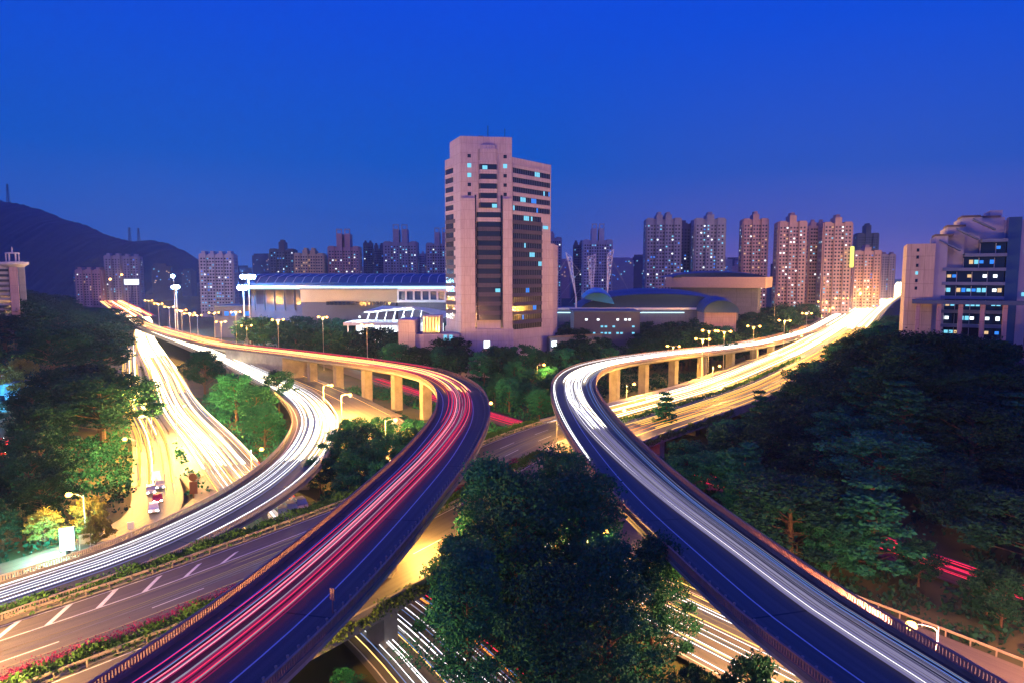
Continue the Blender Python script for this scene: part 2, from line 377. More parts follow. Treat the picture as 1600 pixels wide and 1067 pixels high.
def flyover(path, w_, name, label, group=None, rail=MAT['rail_paint'], dend=None, studs=(), piers_at=(), slab=1.2, rail_near=True):
    root = empty(name, path.p[0], 0, label, 'flyover', group); root.location = (0, 0, 0)
    h = w_/2
    path.sweep('deck_slab', [(h+.35, 0), (h+.35, -.35), (h-1.5, -slab), (-h+1.5, -slab), (-h-.35, -.35), (-h-.35, 0)], MAT['concrete'], root, d1=dend)
    for s in (1, -1):
        path.sweep('parapet', [(s*(h-.02), .001), (s*(h-.02), .42), (s*(h+.33), .42), (s*(h+.33), .001)][::s], MAT['concrete_dark'], root, d1=dend)
        e = min(path.L if dend is None else dend, 520)
        railing_mesh(path, s*(h+.16), 0, e, .42, 1.12, .30, rail, 'rail_grille', root)
    piers(path, root, (0,), piers_at)
    if studs:
        off, a, b, st = studs; i = 0; d = a
        sm = MB(); sm.tube((0, 0, 0), (0, 0, .55), .09, .07, 6).ball((0, 0, .6), .14, 6); sme = sm.mesh('reflector_post', MAT['kerb_stone'], True)
        while d < b and i < 100:
            q, n = path.pos(d, off, .005); inst('reflector_post', sme, root, q); d += st; i += 1
    return root

# surfaces
road(E1, 13.6, 'asphalt_worn'); road(E2, 13.2, 'asphalt_worn')
road(LR, 11.4, 'asphalt'); road(RR, 11.4, 'asphalt'); road(CR, 10.6, 'asphalt')
road(BR, 13.5, 'asphalt_worn'); road(GD, 14.5, 'asphalt_worn'); road(GL, 18, 'asphalt_worn', dz=.02); road(OD, 11.5, 'asphalt_worn', dz=.012); road(FR, 9, 'asphalt'); road(SR, 9, 'asphalt_worn', dz=.03)
road(HW, 32, 'asphalt_worn')
# plaza where the low streets meet
pl = MB(); pz = [(-60, 108), (-62, 130), (-78, 152), (-97, 190), (-125, 232), (-98, 215), (-72, 176), (-52, 140), (-50, 110)]
pl.v = [(x, y, .02) for x, y in pz]; pl.f = [tuple(range(len(pz)))]
tag(pl.build('pavement', MAT['asphalt_worn']), kind='structure')

lf = flyover(LR, 11.4, 'flyover', 'curving flyover ramp with the red tail light streaks, nearer the tall tower', studs=(4.9, 3, 150, 1.45), piers_at=(60, 96, 150, 168, 186, 204, 222, 240, 258, 276))
lo_ = [LR.s[min(range(len(LR.p)), key=lambda i: abs(LR.p[i].x+83))]]
LR.sweep('retaining_wall', [(5.4, -.36), (5.4, -13.5), (-5.9, -13.5), (-5.9, -.36)], MAT['concrete'], lf, d0=lo_[0], d1=lo_[0]+52)
rf = flyover(RR, 11.4, 'flyover', 'curving flyover ramp with white headlight streaks and a pale pillared far side', studs=(-4.9, 3, 120, 1.45), piers_at=(24, 118, 170, 196, 214, 232, 250, 268, 290, 314, 340))
cf = flyover(CR, 10.6, 'flyover', 'low ramp with white streaks looping round the dark clump of trees', rail=MAT['rail_steel'], studs=(), piers_at=(20, 50, 80, 105, 130, 160))
lp = MB()
for p_, w_ in ((LR, 11.4), (RR, 11.4), (CR, 10.6)):
    jm = MB(); d = 12
    while d < 330:
        a, _ = p_.pos(d, -w_/2+.1, .009); b, _ = p_.pos(d, w_/2-.1, .009); c, _ = p_.pos(d+.22, w_/2-.1, .009); e_, _ = p_.pos(d+.22, -w_/2+.1, .009); jm.quad(a, b, c, e_); d += 24
    tag(jm.build('expansion_joint', MAT['dark_metal']), kind='structure')
# expressway bridge
ex = empty('expressway_bridge', (0, 0, 0), 0, 'wide lower expressway bridge passing beneath both curving flyovers', 'bridge')
E1.sweep('deck_slab', [(23.0, -.03), (23.0, -1.3), (-10.6, -1.3), (-10.6, -.03)], MAT['concrete'], ex)
E1.sweep('median_kerb', [(9.0, -.029), (9.0, .16), (6.85, .16), (6.85, -.029)], MAT['kerb_stone'], ex)
E1.sweep('verge_kerb', [(-6.85, -.029), (-6.85, .16), (-8.15, .16), (-8.15, -.029)], MAT['kerb_stone'], ex)
E1.sweep('parapet', [(22.95, -.029), (22.95, .85), (22.6, .85), (22.6, -.029)], MAT['concrete'], ex, d1=420)
piers(E1, ex, (-3, 5, 14, 20), (36, 62, 92, 128, 160, 190, 225, 265, 310))
def guard(path, off, d0, d1, label, m='rail_steel', group='steel guard rails'):
    g = empty('guard_rail', (0, 0, 0), 0, label, 'guard rail', group)
    path.sweep('rail_beam', [(off+.05, .55), (off+.09, .70), (off+.05, .86), (off-.05, .86), (off-.05, .55)], MAT[m], g, d0=d0, d1=d1)
    pm = MB().box(-.07, .07, -.07, .07, -.05, .75).mesh('post', MAT[m]); d = d0; i = 0
    while d < d1 and i < 100:
        q, n = path.pos(d, off+.13); inst('post', pm, g, q, math.atan2(n.y, n.x)); d += 2.6*max(1, q.y/110); i += 1
guard(E1, -6.9, 5, 170, 'orange lit guard rail beside the hedge next to the ramp with white streaks')
guard(E1, 9.05, 5, 110, 'guard rail beside the red flowered hedge below the red streaked flyover')
guard(E1, -6.9, 195, 400, 'guard rail along the far edge of the expressway beyond the right flyover')
guard(OD, -6.1, 30, 125, 'pale rail along the orange lit road at the lower right corner')
guard(SR, 4.9, 5, 60, 'orange lit fence rail along the street beside the glowing light box')
guard(GL, 9.3, 290, 560, 'low rail along the queue of cars on the orange road')
# markings
for p_, w_ in ((LR, 11.4), (RR, 11.4)):
    sg_ = 1 if p_ is LR else -1
    line(p_, sg_*2.3, d1=420); line(p_, -sg_*4.6, d1=420)
line(CR, 4.3, d1=300); line(CR, -4.3, d1=300)
dashes(LR, -1.2, 'lane_dashes', 0, 330, 5, 9)
line(E1, 6.2, d1=500); line(E1, -2.8, d1=70); line(E1, -6.2, d1=500); dashes(E1, 1.9, 'lane_dashes', 0, 400, 6, 9); dashes(E1, -2.0, 'lane_dashes', 80, 400, 6, 9)
dashes(E2, 0, 'lane_dashes', 0, 400, 6, 9); line(E2, -6, d1=400); line(E2, 6, d1=400)
dashes(BR, 0, 'lane_dashes', 530, 920, 5, 7); line(OD, -5.1); line(OD, 5.1); dashes(OD, 0, 'lane_dashes', 0, 130, 4, 6); line(GL, -8.2); line(GL, 8.2); dashes(GL, -2.8, 'lane_dashes', 100, 560, 4, 6); dashes(GL, 2.8, 'lane_dashes', 100, 560, 4, 6); line(GD, 6.6); line(GD, -6.6)
line(BR, 6); line(BR, -6)
# hatched shoulder of the near carriageway
hm = MB()
for i in range(11):
    d = 6+i*5.0; wd = 3.3*(1-max(0, (i-7))/6)
    a, _ = E1.pos(d, -2.9, .014); b, _ = E1.pos(d+.7, -2.9, .014); c, _ = E1.pos(d+3.9, -2.9-wd, .014); e_, _ = E1.pos(d+3.2, -2.9-wd, .014)
    hm.quad(a, b, c, e_)
tag(hm.build('hatch_marking', MAT['marking']), kind='structure')

# ------------------------------------------------------------------ leaves
def leaf_strip(path, off, d0, d1, wid, h, n, m, name, label, cat, group=None, size=.28, zb=.1, kind=None, patch=None):
    rnd = random.Random(hash(name) % 99+int(d0)); mb = MB()
    for _ in range(n):
        d = rnd.uniform(d0, d1)
        if patch and not patch(d): continue
        hh = h*(.75+.25*math.sin(d*.9)*math.sin(d*.37))
        z = rnd.random()**.6*hh; o = off+rnd.gauss(0, wid*.28)*(1.1-.4*z/h)
        q, _ = path.pos(d, o, zb+z); add_leaf(mb, q, size*rnd.uniform(.6, 1.3), rnd)
    o = mb.build(name, MAT[m]); tag(o, label, cat, group, kind); return o
def add_leaf(mb, c, s, rnd, nrm=None):
    a = Vector((rnd.gauss(0, 1), rnd.gauss(0, 1), rnd.gauss(0, 1)*.6)); 
    if nrm is not None: a = a.normalized()*.9+nrm*.3
    a = a.normalized() if a.length > 0 else Vector((0, 0, 1)); u = a.orthogonal().normalized(); v = a.cross(u); 
    an = rnd.uniform(0, 6.28); u2 = u*math.cos(an)+v*math.sin(an); v2 = a.cross(u2); c = Vector(c)
    mb.quad(c-u2*s*.5, c+v2*s*.33, c+u2*s*.6, c-v2*s*.33)
leaf_strip(E1, -8.1, 0, 150, 2.6, 1.5, 26000, 'leaf_hedge', 'hedge', 'long green hedge between the white streaked ramp and the expressway', 'hedge', size=.34)
leaf_strip(E1, 8.2, 0, 125, 2.2, 1.5, 20000, 'leaf_hedge', 'hedge', 'bright green hedge behind the red flowers by the red streaked flyover', 'hedge', size=.34)
leaf_strip(E1, 6.3, 0, 118, 3.0, .8, 30000, 'flower', 'flower_bed', 'band of crimson flowers along the expressway median hedge', 'flower bed', size=.17)
leaf_strip(E1, 7.9, 150, 330, 1.8, 1.3, 5000, 'leaf_hedge', 'hedge', 'median hedge of the expressway beyond the right flyover', 'hedge', size=.5)
iv = Path([tuple(E1.pos(d, 22.8)[0]) for d in range(6, 330, 6)])
leaf_strip(iv, .15, 5, 190, 1.6, 1.9, 20000, 'leaf_ivy', 'ivy', 'trailing ivy hanging over the parapet of the lower bridge', 'ivy', size=.38, zb=-.8)

NPH = {}
LK = 2.6
def tree_mesh(kind, seed, leaves, ls):
    """crown inside a unit tree: height 1, returns crown and trunk meshes for a tree of H metres"""
    rnd = random.Random(seed); H, Rr = {'broad': (15, 5.2), 'tall': (21, 5.0), 'layer': (15, 3.6), 'round': (9, 4.4)}[kind]
    tr = MB(); cr = MB()
    top = Vector((rnd.uniform(-.6, .6), rnd.uniform(-.6, .6), H*.80))
    tr.tube((0, 0, -.8), (0, 0, H*.3), .34 if H > 12 else .22, .24 if H > 12 else .15, 8); tr.tube((0, 0, H*.3), top, .24 if H > 12 else .15, .06, 6)
    cl = []
    nb = {'broad': 34, 'tall': 58, 'layer': 34, 'round': 26}[kind]
    for i in range(nb):
        t = (i+.5)/nb; an = i*2.399+rnd.uniform(-.4, .4)
        if kind == 'broad': z = H*(.34+.6*t); r = Rr*math.sin(math.pi*min(1, .22+.72*t))**.6*rnd.uniform(.45, 1.0)
        elif kind == 'tall': z = H*(.16+.80*t); r = Rr*(1-.72*t**1.6)*rnd.uniform(.4, 1.3)
        elif kind == 'layer': z = H*(.2+.76*(i//4)/(nb/4)); r = Rr*(1.05-.95*(z/H))*rnd.uniform(.75, 1.1); an = (i % 4)*1.57+(i//4)*.7
        else: z = H*(.3+.62*t); r = Rr*math.sin(math.pi*(.2+.75*t))*rnd.uniform(.4, 1)
        c = Vector((math.cos(an)*r, math.sin(an)*r, z)); cl.append((c, rnd.uniform(.6, 1.45)*(H/15)**.5*(.75 if kind == 'layer' else 1)))
        s = Vector((0, 0, max(H*.15, z-r*.7))); tr.tube(s, c, .10, .03, 4)
    per = leaves//len(cl)
    for c, rad in cl:
        fl = .35 if kind == 'layer' else .7
        for _ in range(per):
            d = Vector((rnd.gauss(0, 1), rnd.gauss(0, 1), rnd.gauss(0, 1))).normalized()
            rr = rad*(.35+.85*rnd.random()**.5); p = c+Vector((d.x*rr*1.25, d.y*rr*1.25, d.z*rr*fl))
            if rnd.random() < .12: p += d*rad*.5
            add_leaf(cr, p, ls*rnd.uniform(.6, 1.4), rnd, d)
    return cr, tr, H, Rr
PROTO = {}
def proto(key, kind, seed, leaves, ls, m):
    cr, tr, H, Rr = tree_mesh(kind, seed, leaves, ls)
    PROTO[key] = (cr.mesh('crown', MAT[m]), tr.mesh('trunk', MAT['bark']), H, Rr)
for i in range(3):
    proto(f'near{i}', 'tall', 11+i, 22000, .32, 'leaf')
    proto(f'mid{i}', 'broad', 21+i, 11000, .38, 'leaf')
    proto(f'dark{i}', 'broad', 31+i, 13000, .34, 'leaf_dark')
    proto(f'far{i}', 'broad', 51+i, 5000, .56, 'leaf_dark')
proto('layer0', 'layer', 41, 6000, .40, 'leaf'); proto('layer1', 'layer', 42, 6000, .40, 'leaf')
proto('bush0', 'round', 61, 6000, .34, 'leaf_yellow_lit'); proto('round0', 'round', 62, 6000, .34, 'leaf'); proto('round1', 'round', 63, 5000, .36, 'leaf')
NT = 0
def tree(key, x, y, h, label, group=None, wide=1.0, z=None, name='tree', cat='tree'):
    global NT; NT += 1
    cm, tm, H, Rr = PROTO[key]; s = h/H
    zz = ground_h(x, y) if z is None else z
    e = empty(name, (x, y, zz), random.uniform(0, 6.28), label, cat, group); e.scale = (s*wide, s*wide, s)
    inst('crown', cm, e); inst('trunk', tm, e); return e
def near_road(x, y, mg):
    for p, w_ in ROADS:
        lo = w_/2+mg
        if p is E1: pass
        for q in p.p:
            if abs(q.x-x) < lo+6 and abs(q.y-y) < lo+6:
                if math.hypot(q.x-x, q.y-y) < lo: return True
    return False
def inpoly(px, py, poly):
    c = False; j = len(poly)-1
    for i in range(len(poly)):
        (xi, yi), (xj, yj) = poly[i], poly[j]
        if (yi > py) != (yj > py) and px < (xj-xi)*(py-yi)/(yj-yi)+xi: c = not c
        j = i
    return c
# sight lines the wood leaves open, as outlines seen from the roof
OPEN = [
 [(225,505),(216,800),(185,850),(60,900),(0,940),(0,1067),(700,1067),(690,960),(700,880),(830,660),(790,560),(640,548),(450,520),(230,480)],
 [(855,650),(840,560),(1000,530),(1180,530),(1420,425),(1420,480),(1290,525),(1230,590),(1170,600),(1000,660)],
 [(1000,655),(1060,620),(1260,590),(1240,600),(1100,660),(1010,680)],
 [(850,560),(1040,560),(1000,640),(1110,780),(1300,900),(1600,1030),(1600,1067),(1180,1067),(1000,820),(860,700)],
 [(635,190),(900,190),(900,520),(760,535),(635,540)],
 [(1410,330),(1600,330),(1600,525),(1415,510)],
 [(1395,842),(1600,900),(1600,945),(1395,885)],
 [(-60,575),(85,590),(95,620),(45,660),(-60,680)],
 [(-60,690),(28,700),(26,755),(-60,770)],
]
def blocked(x, y, h, r, z):
    for zz in (z+h, z+h*.7, z+h*.4):
        for dx in (-r, 0, r):
            px, py = proj((x+dx, y, zz))
            for pl_ in OPEN:
                if inpoly(px, py, pl_): return True
    return False
def scatter(n, xr, yr, keys, hr, label, group, cond=None, mind=5.5, wide=1.0, mg=4, check=True, seed=1):
    rnd = random.Random(seed); got = []; tries = 0
    while len(got) < n and tries < n*60:
        tries += 1; x = rnd.uniform(*xr); y = rnd.uniform(*yr); h = rnd.uniform(*hr)
        if cond and not cond(x, y): continue
        if near_road(x, y, mg): continue
        if any((x-a)**2+(y-b)**2 < mind**2 for a, b in got): continue
        z = ground_h(x, y)
        px, py = proj((x, y, z+h))
        if px < -60 or px > 1660 or py > 1080: continue
        if check and blocked(x, y, h, 3.0, z): continue
        got.append((x, y)); lb_t = label(x, y) if callable(label) else label; tree(rnd.choice(keys), x, y, h, lb_t, lb_t.replace('tree', 'trees', 1) if callable(label) else group, wide*rnd.uniform(.9, 1.2))
    return got

# ------------------------------------------------------------------ trees
def WOOD_R(x, y):
    if y < 95: return 'dark tree in the right wood beside the orange lit road'
    if y < 130: return 'dark tree in the right wood around the red tail light streaks' if x < 78 else 'dark tree in the blackest lower part of the right wood'
    if x < .38*y: return 'dark tree of the right wood bordering the right flyover'
    if y > 215: return 'dark tree on the upper rim of the right wood beside the expressway'
    if x > .62*y: return 'dark tree of the right wood below the stepped building'
    return 'dark tree in the middle of the right wood'
def WOOD_L(x, y):
    if y < 160: return 'dark tree of the left wood by the car park and light box'
    if y < 230: return 'dark tree of the left wood around the blue lit building'
    if y < 330: return 'dark tree of the left wood along the glaring street'
    if y < 450: return 'dark tree on the crest of the left wood before the banded building'
    return 'small far tree of the left wood below the hills'
def BELT_T(x, y):
    if x < -25: return 'tree of the dark belt before the annex left of the tower'
    if x < 30: return 'tree of the dark belt right at the foot of the tall tower'
    return 'tree of the dark belt between the tower and the arched halls'
# foreground clump between the two ramps
for x, y, h, k, lb in [(-4.5, 66, 17, 'near0', 'tall leafy tree lit green at the bottom between the two flyovers'), (3.2, 60, 17.5, 'near1', 'dark tall tree in the middle of the clump at the bottom edge'),
    (9.5, 64, 18, 'near2', 'dark tree at the bottom, leaning towards the right flyover'), (0.5, 76, 21.5, 'near1', 'highest leafy tree of the clump between the flyovers'),
    (8.5, 78, 21, 'near0', 'tree of the central clump touching the right flyover railing'), (15.5, 72, 15.5, 'near2', 'smaller dark tree beside the bright road triangle under the right flyover'),
    (-3.0, 86, 20.5, 'near2', 'tree behind the central clump whose yellow lit top meets the red flyover'), (6.5, 90, 20.5, 'near0', 'rear tree of the central clump below the right flyover bend'), (-6.5, 76, 14, 'near1', 'low green lit tree beside the ivy covered bridge parapet')]:
    tree(k, x, y, h, lb, 'trees of the foreground clump', 1.08)
for x, y, h, lb in [(22.5, 60, 8.6, 'small yellow flecked tree at the bottom edge under the right flyover'), (17.5, 62, 6.4, 'bushy tree close under the right flyover railing at the bottom edge')]:
    tree('round1', x, y, h, lb, 'small trees under the right flyover')
tree('round0', -17.2, 66.5, 3.2, 'low green shrub beside the bridge pier at the bottom edge', z=-.3, name='shrub', cat='shrub')
# islands between the left ramps
for x, y, h, k, lb in [(-112, 246, 17, 'dark0', 'lone dark tree standing between the two blazing streams of headlights'),
    (-82, 200, 15, 'mid1', 'bushy tree at the upper end of the island inside the white loop'), (-70, 184, 14, 'mid2', 'tree in the island inside the white loop, beside the tan wall'), (-74, 214, 14, 'dark1', 'dark tree at the back of the island inside the white loop'), (-62, 168, 12, 'mid0', 'lowest tree of the island inside the white loop')]:
    tree(k, x, y, h, lb, 'trees on the island inside the white loop', 1.15)
for i, (x, y, h) in enumerate([(-38, 160, 10), (-32, 148, 11), (-26, 138, 11), (-31, 132, 10), (-24, 126, 9), (-36, 142, 11), (-38, 132, 8), (-22, 150, 10), (-30, 122, 7.5), (-33, 171, 8), (-24, 163, 9)]):
    tree(['mid0', 'mid1', 'mid2'][i % 3], x, y, h, 'green tree of the grove between the white loop and the red streaked flyover', 'grove between the white loop and the red flyover', 1.25)
# centre, behind the crossing
scatter(14, (-6, 16), (186, 262), ['mid0', 'mid1', 'mid2'], (8, 12), 'green tree in the hollow between the tops of the two flyover bends', 'trees between the flyover bends', cond=lambda x, y: abs(x-4) < 10+(y-180)*.12, mg=1.5, check=False, mind=4.0, seed=3)
scatter(32, (-60, 170), (250, 390), ['mid0', 'far1', 'far2', 'far0'], (14, 20), BELT_T, 'tree belt round the tower', cond=lambda x, y: not (-34 < x < 22 and 281 < y < 336) and y > 258+abs(x-4)*.55 and not(-48 < x < -28 and 275 < y < 300), mg=3, check=False, mind=7.5, seed=4, wide=1.5)
scatter(26, (-260, -20), (270, 620), ['far0', 'far1', 'far2'], (14, 21), 'orange lit tree of the belt behind the left highway', 'tree belt behind the left highway', cond=lambda x, y: y > 262-(x+44)*1.42+16 and y < 300-(x+44)*1.42+45, mg=4, check=False, mind=9, seed=5, wide=1.5)
scatter(30, (60, 420), (300, 720), ['far0', 'far1', 'far2'], (16, 22), 'tree of the dark belt behind the right highway', 'tree belt behind the right highway', cond=lambda x, y: y > 300+(x-100)*1.72+14 and y < 300+(x-100)*1.72+90, mg=4, check=False, mind=10, seed=6, wide=1.6)
for i in range(13):
    x = -62+i*8.3+random.uniform(-2, 2); y = 262+abs(x-4)*.28+random.uniform(-2, 3)
    if not near_road(x, y, 2): tree(['mid0', 'far1', 'mid2', 'far0'][i % 4], x, y, random.uniform(14, 17.5), 'tree in the row right before the foot of the tall tower', 'tree row before the tower', 1.25)
for x, y, h, lb in [(37.5, 130, 9.5, 'tree between the right flyover railing and a patch of red streaks'), (36, 138, 10, 'tree in the corner between the right flyover and the expressway'), (43, 127, 11, 'broad tree just right of the flyover below the expressway'), (30, 129, 9, 'green tree touching the middle of the right flyover railing')]: tree('mid1', x, y, h, lb, 'corner trees', 1.35)
for i, (x, y, h) in enumerate([(-150, 392, 20), (-138, 378, 21), (-126, 368, 20), (-112, 352, 20), (-100, 342, 19), (-88, 330, 19), (-76, 318, 18), (-66, 306, 17), (-120, 385, 21), (-94, 356, 20)]):
    tree(['far0', 'far1', 'far2'][i % 3], x, y, h, 'orange lit tree in the row hiding the foot of the long hall', 'tree row before the long hall', 1.35)
# the wood at the right
tree('layer0', 39, 171, 15, 'layered conifer standing alone beside the right flyover and the expressway', wide=1.0)
tree('layer1', 62, 168, 16, 'layered red lit conifer at the edge of the wood by the expressway')
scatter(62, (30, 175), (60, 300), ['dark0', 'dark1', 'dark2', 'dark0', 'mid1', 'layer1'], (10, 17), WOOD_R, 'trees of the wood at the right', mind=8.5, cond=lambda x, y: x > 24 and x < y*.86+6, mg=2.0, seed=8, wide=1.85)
scatter(16, (25, 60), (92, 175), ['mid0', 'mid1', 'mid2'], (7, 10), 'green lit tree beside the railing of the right flyover', 'trees along the right flyover railing', mind=4.0, mg=1.5, seed=9)
for x, y, h, lb in [(50, 99, 9.5, 'tree in front of the red streaks, nearest the flyover railing'), (57, 92, 7, 'small tree breaking up the middle of the red streaks'), (61, 84, 7.2, 'small tree breaking up the lower red streaks'), (60, 80, 8, 'thin tree with a bare trunk before the red streaks at the right edge'), (44, 112, 11, 'leafy tree between the red streaks and the middle of the right flyover')]:
    tree('dark0' if x > 55 else 'mid1', x, y, h, lb, 'trees before the red streaks', 1.15)
scatter(13, (120, 420), (300, 700), ['far0', 'far1', 'far2'], (10, 15), 'tree on the slope between the right highway and the stepped building', 'trees right of the highway', cond=lambda x, y: y < 270+(x-100)*1.66-46 and y > 270+(x-100)*1.66-190, mg=4, check=True, mind=9, seed=16, wide=1.5)
for x, y, h, lb in [(84, 143, 15, 'dark tree hiding the foot of the cream end wall of the stepped building'), (90, 149, 16, 'dark tree in front of the columns of the covered walkway'), (79, 137, 13, 'dark tree downhill of the cream end wall of the stepped building'), (98, 150, 15, 'dark tree before the middle of the stepped building'), (106, 152, 14, 'dark tree before the glass stair tower of the stepped building'), (88, 135, 13, 'dark tree below the covered walkway at the rim of the right wood')]:
    tree('dark2', x, y, h, lb, 'trees before the stepped building', 1.5)
# the wood at the left
for x, y, h in [(-95, 135, 13), (-106, 150, 14), (-118, 166, 14), (-88, 122, 11), (-108, 130, 12), (-126, 184, 15), (-99, 118, 10), (-122, 200, 15), (-112, 182, 14), (-82, 116, 9), (-81, 105, 7), (-89, 109, 9), (-96, 113, 10.5), (-86, 98, 7.5)]:
    tree('dark1', x, y, h, 'dark tree of the wood close to the side street at the left', 'trees between the wood and the side street', 1.4)
scatter(56, (-430, -75), (95, 620), ['dark0', 'dark1', 'dark2', 'far0'], (11, 19), WOOD_L, 'trees of the wood at the left', mind=11, cond=lambda x, y: x < -.55*y-6 or (y < 150 and x < -78), mg=3, seed=10, wide=2.0)
for x, y, h, lb in [(-71.5, 112, 6.5, 'small round tree with orange lit leaves by the street lamp'), (-75, 106, 6.5, 'yellow lit bushy tree beside the glowing light box'), (-66.5, 105.5, 5.6, 'yellow lit round tree right of the glowing light box')]:
    tree('bush0', x, y, h, lb, 'yellow lit trees by the light box', 1.1)
tree('bush0', -146, 201, 13, 'orange lit tree top at the left edge above the blue building')

def undergrowth(n, xr, yr, cond, m, label, seed):
    rnd = random.Random(seed); mb = MB(); k = 0; g = 0
    while k < n and g < n*5:
        g += 1; x = rnd.uniform(*xr); y = rnd.uniform(*yr)
        if not cond(x, y) or near_road(x, y, .6): continue
        k += 1; rr = rnd.uniform(.9, 2.2); hh = rnd.uniform(1.0, 3.0); z0 = ground_h(x, y)
        for _ in range(22):
            a = rnd.uniform(0, 6.28); r_ = rr*rnd.random()**.5; add_leaf(mb, (x+math.cos(a)*r_, y+math.sin(a)*r_, z0+rnd.random()*hh*(1.1-r_/rr*.7)), rnd.uniform(.4, .9), rnd)
    tag(mb.build('undergrowth', MAT[m]), label, 'undergrowth', kind='stuff')
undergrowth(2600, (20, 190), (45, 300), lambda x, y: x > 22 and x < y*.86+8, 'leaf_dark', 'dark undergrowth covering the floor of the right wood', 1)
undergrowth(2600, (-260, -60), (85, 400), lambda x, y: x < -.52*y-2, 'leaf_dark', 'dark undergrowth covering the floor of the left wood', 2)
undergrowth(1500, (-60, 30), (55, 290), lambda x, y: -48 < x < 26, 'leaf', 'green undergrowth between the ramps', 3)
undergrowth(700, (-110, -45), (130, 260), lambda x, y: True, 'leaf', 'green undergrowth inside the white loop', 4)
undergrowth(1800, (-250, 250), (250, 420), lambda x, y: y > 255+abs(x-4)*.9, 'leaf_dark', 'undergrowth of the belt behind the highways', 5)
# ------------------------------------------------------------------ light streams
def bundle(path, n, offs, zr, rr, mats, name, group, label, d0=None, d1=None, cut=0.0, wob=.25, seed=1, drift=None):
    rnd = random.Random(seed)
    for i in range(n):
        o = offs[0]+(offs[1]-offs[0])*(i+rnd.uniform(.1, .9))/n
        a = 0 if d0 is None else d0; b = path.L if d1 is None else d1
        if rnd.random() < cut: a = a+(b-a)*rnd.uniform(0, .35)
        if rnd.random() < cut: b = b-(b-a)*rnd.uniform(0, .35)
        m = rnd.choice(mats); nm = name; lb = label+(', leftmost one' if i == 0 and n > 3 else ', rightmost one' if i == n-1 and n > 3 else '')
        stream(path, o, rnd.uniform(*zr), rnd.uniform(*rr), m, nm, group, lb, a, b, wob, drift=drift)
W, WS, WH = 'stream_white', 'stream_white_soft', 'stream_white_hot'
RD, RS, OR, OH, YL, YS, BL, PK = 'stream_red', 'stream_red_soft', 'stream_orange', 'stream_orange_hot', 'stream_yellow', 'stream_yellow_soft', 'stream_blue', 'stream_pink'
# right ramp: bright core in the outer lane
bundle(RR, 20, (-2.2, 2.0), (.3, .9), (.012, .05), [W, WS, WS, WS, 'glow_wash_violet'], 'headlight_trail_glow', 'white trails on the right flyover', 'thin white headlight trail following the bend of the right flyover', wob=.1, seed=1, drift=(2.4, 40, 130, .52))
bundle(RR, 12, (-2.0, 2.0), (.3, .9), (.05, .12), [W, W, WH], 'headlight_trail_glow', 'white trails round the bend of the right flyover', 'broad white headlight trail on the far half of the right flyover', d0=108, wob=.15, seed=21, drift=(1.0, 108, 140, .8))
bundle(RR, 3, (3.2, 5.0), (.2, .9), (.03, .06), [BL, WS], 'headlight_trail_glow', 'faint trails by the right flyover railing', 'faint bluish trail close to the inner railing of the right flyover', seed=2)
bundle(RR, 2, (-5.2, -4.8), (.6, 1.1), (.05, .08), [W], 'headlight_trail_glow', 'trails by the outer railing', 'white trail hugging the outer railing of the right flyover bend', d0=85, d1=330, seed=3)
# left ramp: red
bundle(LR, 24, (-3.4, 2.3), (.4, 1.0), (.025, .08), [RD, RS, RS, RD, RS, PK], 'taillight_trail_glow', 'red trails on the left flyover', 'red tail light trail along the left flyover', cut=.35, wob=.15, seed=4, drift=(-1.2, 50, 150, .85))
bundle(LR, 6, (-2.6, 2.0), (.3, .9), (.03, .07), [BL, WS, OR, RS], 'taillight_trail_glow', 'mixed trails on the left flyover', 'thin violet or orange trail between the red ones on the left flyover', cut=.3, seed=5, drift=(-1.2, 50, 150, .7))
bundle(LR, 12, (-4.2, 3.6), (.4, 1.2), (.06, .14), [OH, YL, OR, PK, OH], 'taillight_trail_glow', 'orange trails on the far side of the left flyover', 'orange trail on the far stretch of the left flyover', d0=150, cut=.2, wob=.3, seed=6)
bundle(LR, 2, (4.6, 5.4), (.9, 1.5), (.06, .1), [RD], 'taillight_trail_glow', 'red trails at the outer edge', 'red trail above the outer railing of the left flyover', d0=190, d1=330, seed=61)
bundle(LR, 9, (-3.3, 1.6), (.10, .2), (.14, .26), ['glow_wash_red'], 'taillight_trail_glow', 'soft crimson wash on the left flyover', 'broad dim crimson strip of added glow low over the left flyover deck', cut=.2, wob=.2, seed=62, drift=(-1.1, 50, 150, .95))  # added strips standing in for red light on the deck
bundle(RR, 7, (-2.0, 2.0), (.10, .2), (.12, .24), ['glow_wash_violet'], 'headlight_trail_glow', 'soft violet wash on the right flyover', 'broad dim violet white strip of added glow low over the right flyover deck', wob=.2, seed=63, drift=(2.3, 40, 130, .55))  # added violet glow over the deck, between the trails
bundle(CR, 6, (-3.2, 1.0), (.10, .2), (.12, .24), ['glow_wash_violet'], 'headlight_trail_glow', 'soft violet wash on the loop ramp', 'broad dim violet strip of added glow low over the looping ramp', wob=.2, seed=64)  # same added glow strips along the loop ramp
# white loop
bundle(CR, 22, (-3.4, 1.0), (.3, .9), (.02, .08), [W, WS, W, WS], 'headlight_trail_glow', 'white trails on the loop ramp', 'white headlight trail along the low looping ramp', wob=.15, seed=7)
bundle(CR, 10, (-3.0, 3.2), (.4, 1.0), (.08, .16), [W, WH], 'headlight_trail_glow', 'broad white trails round the loop', 'broad white trail on the bend of the low looping ramp', d0=100, wob=.3, seed=8)
bundle(CR, 2, (3.8, 4.6), (.5, .8), (.06, .09), [W], 'headlight_trail_glow', 'trails by the loop kerb', 'white trail beside the outer kerb of the low looping ramp', d0=60, d1=260, seed=81)
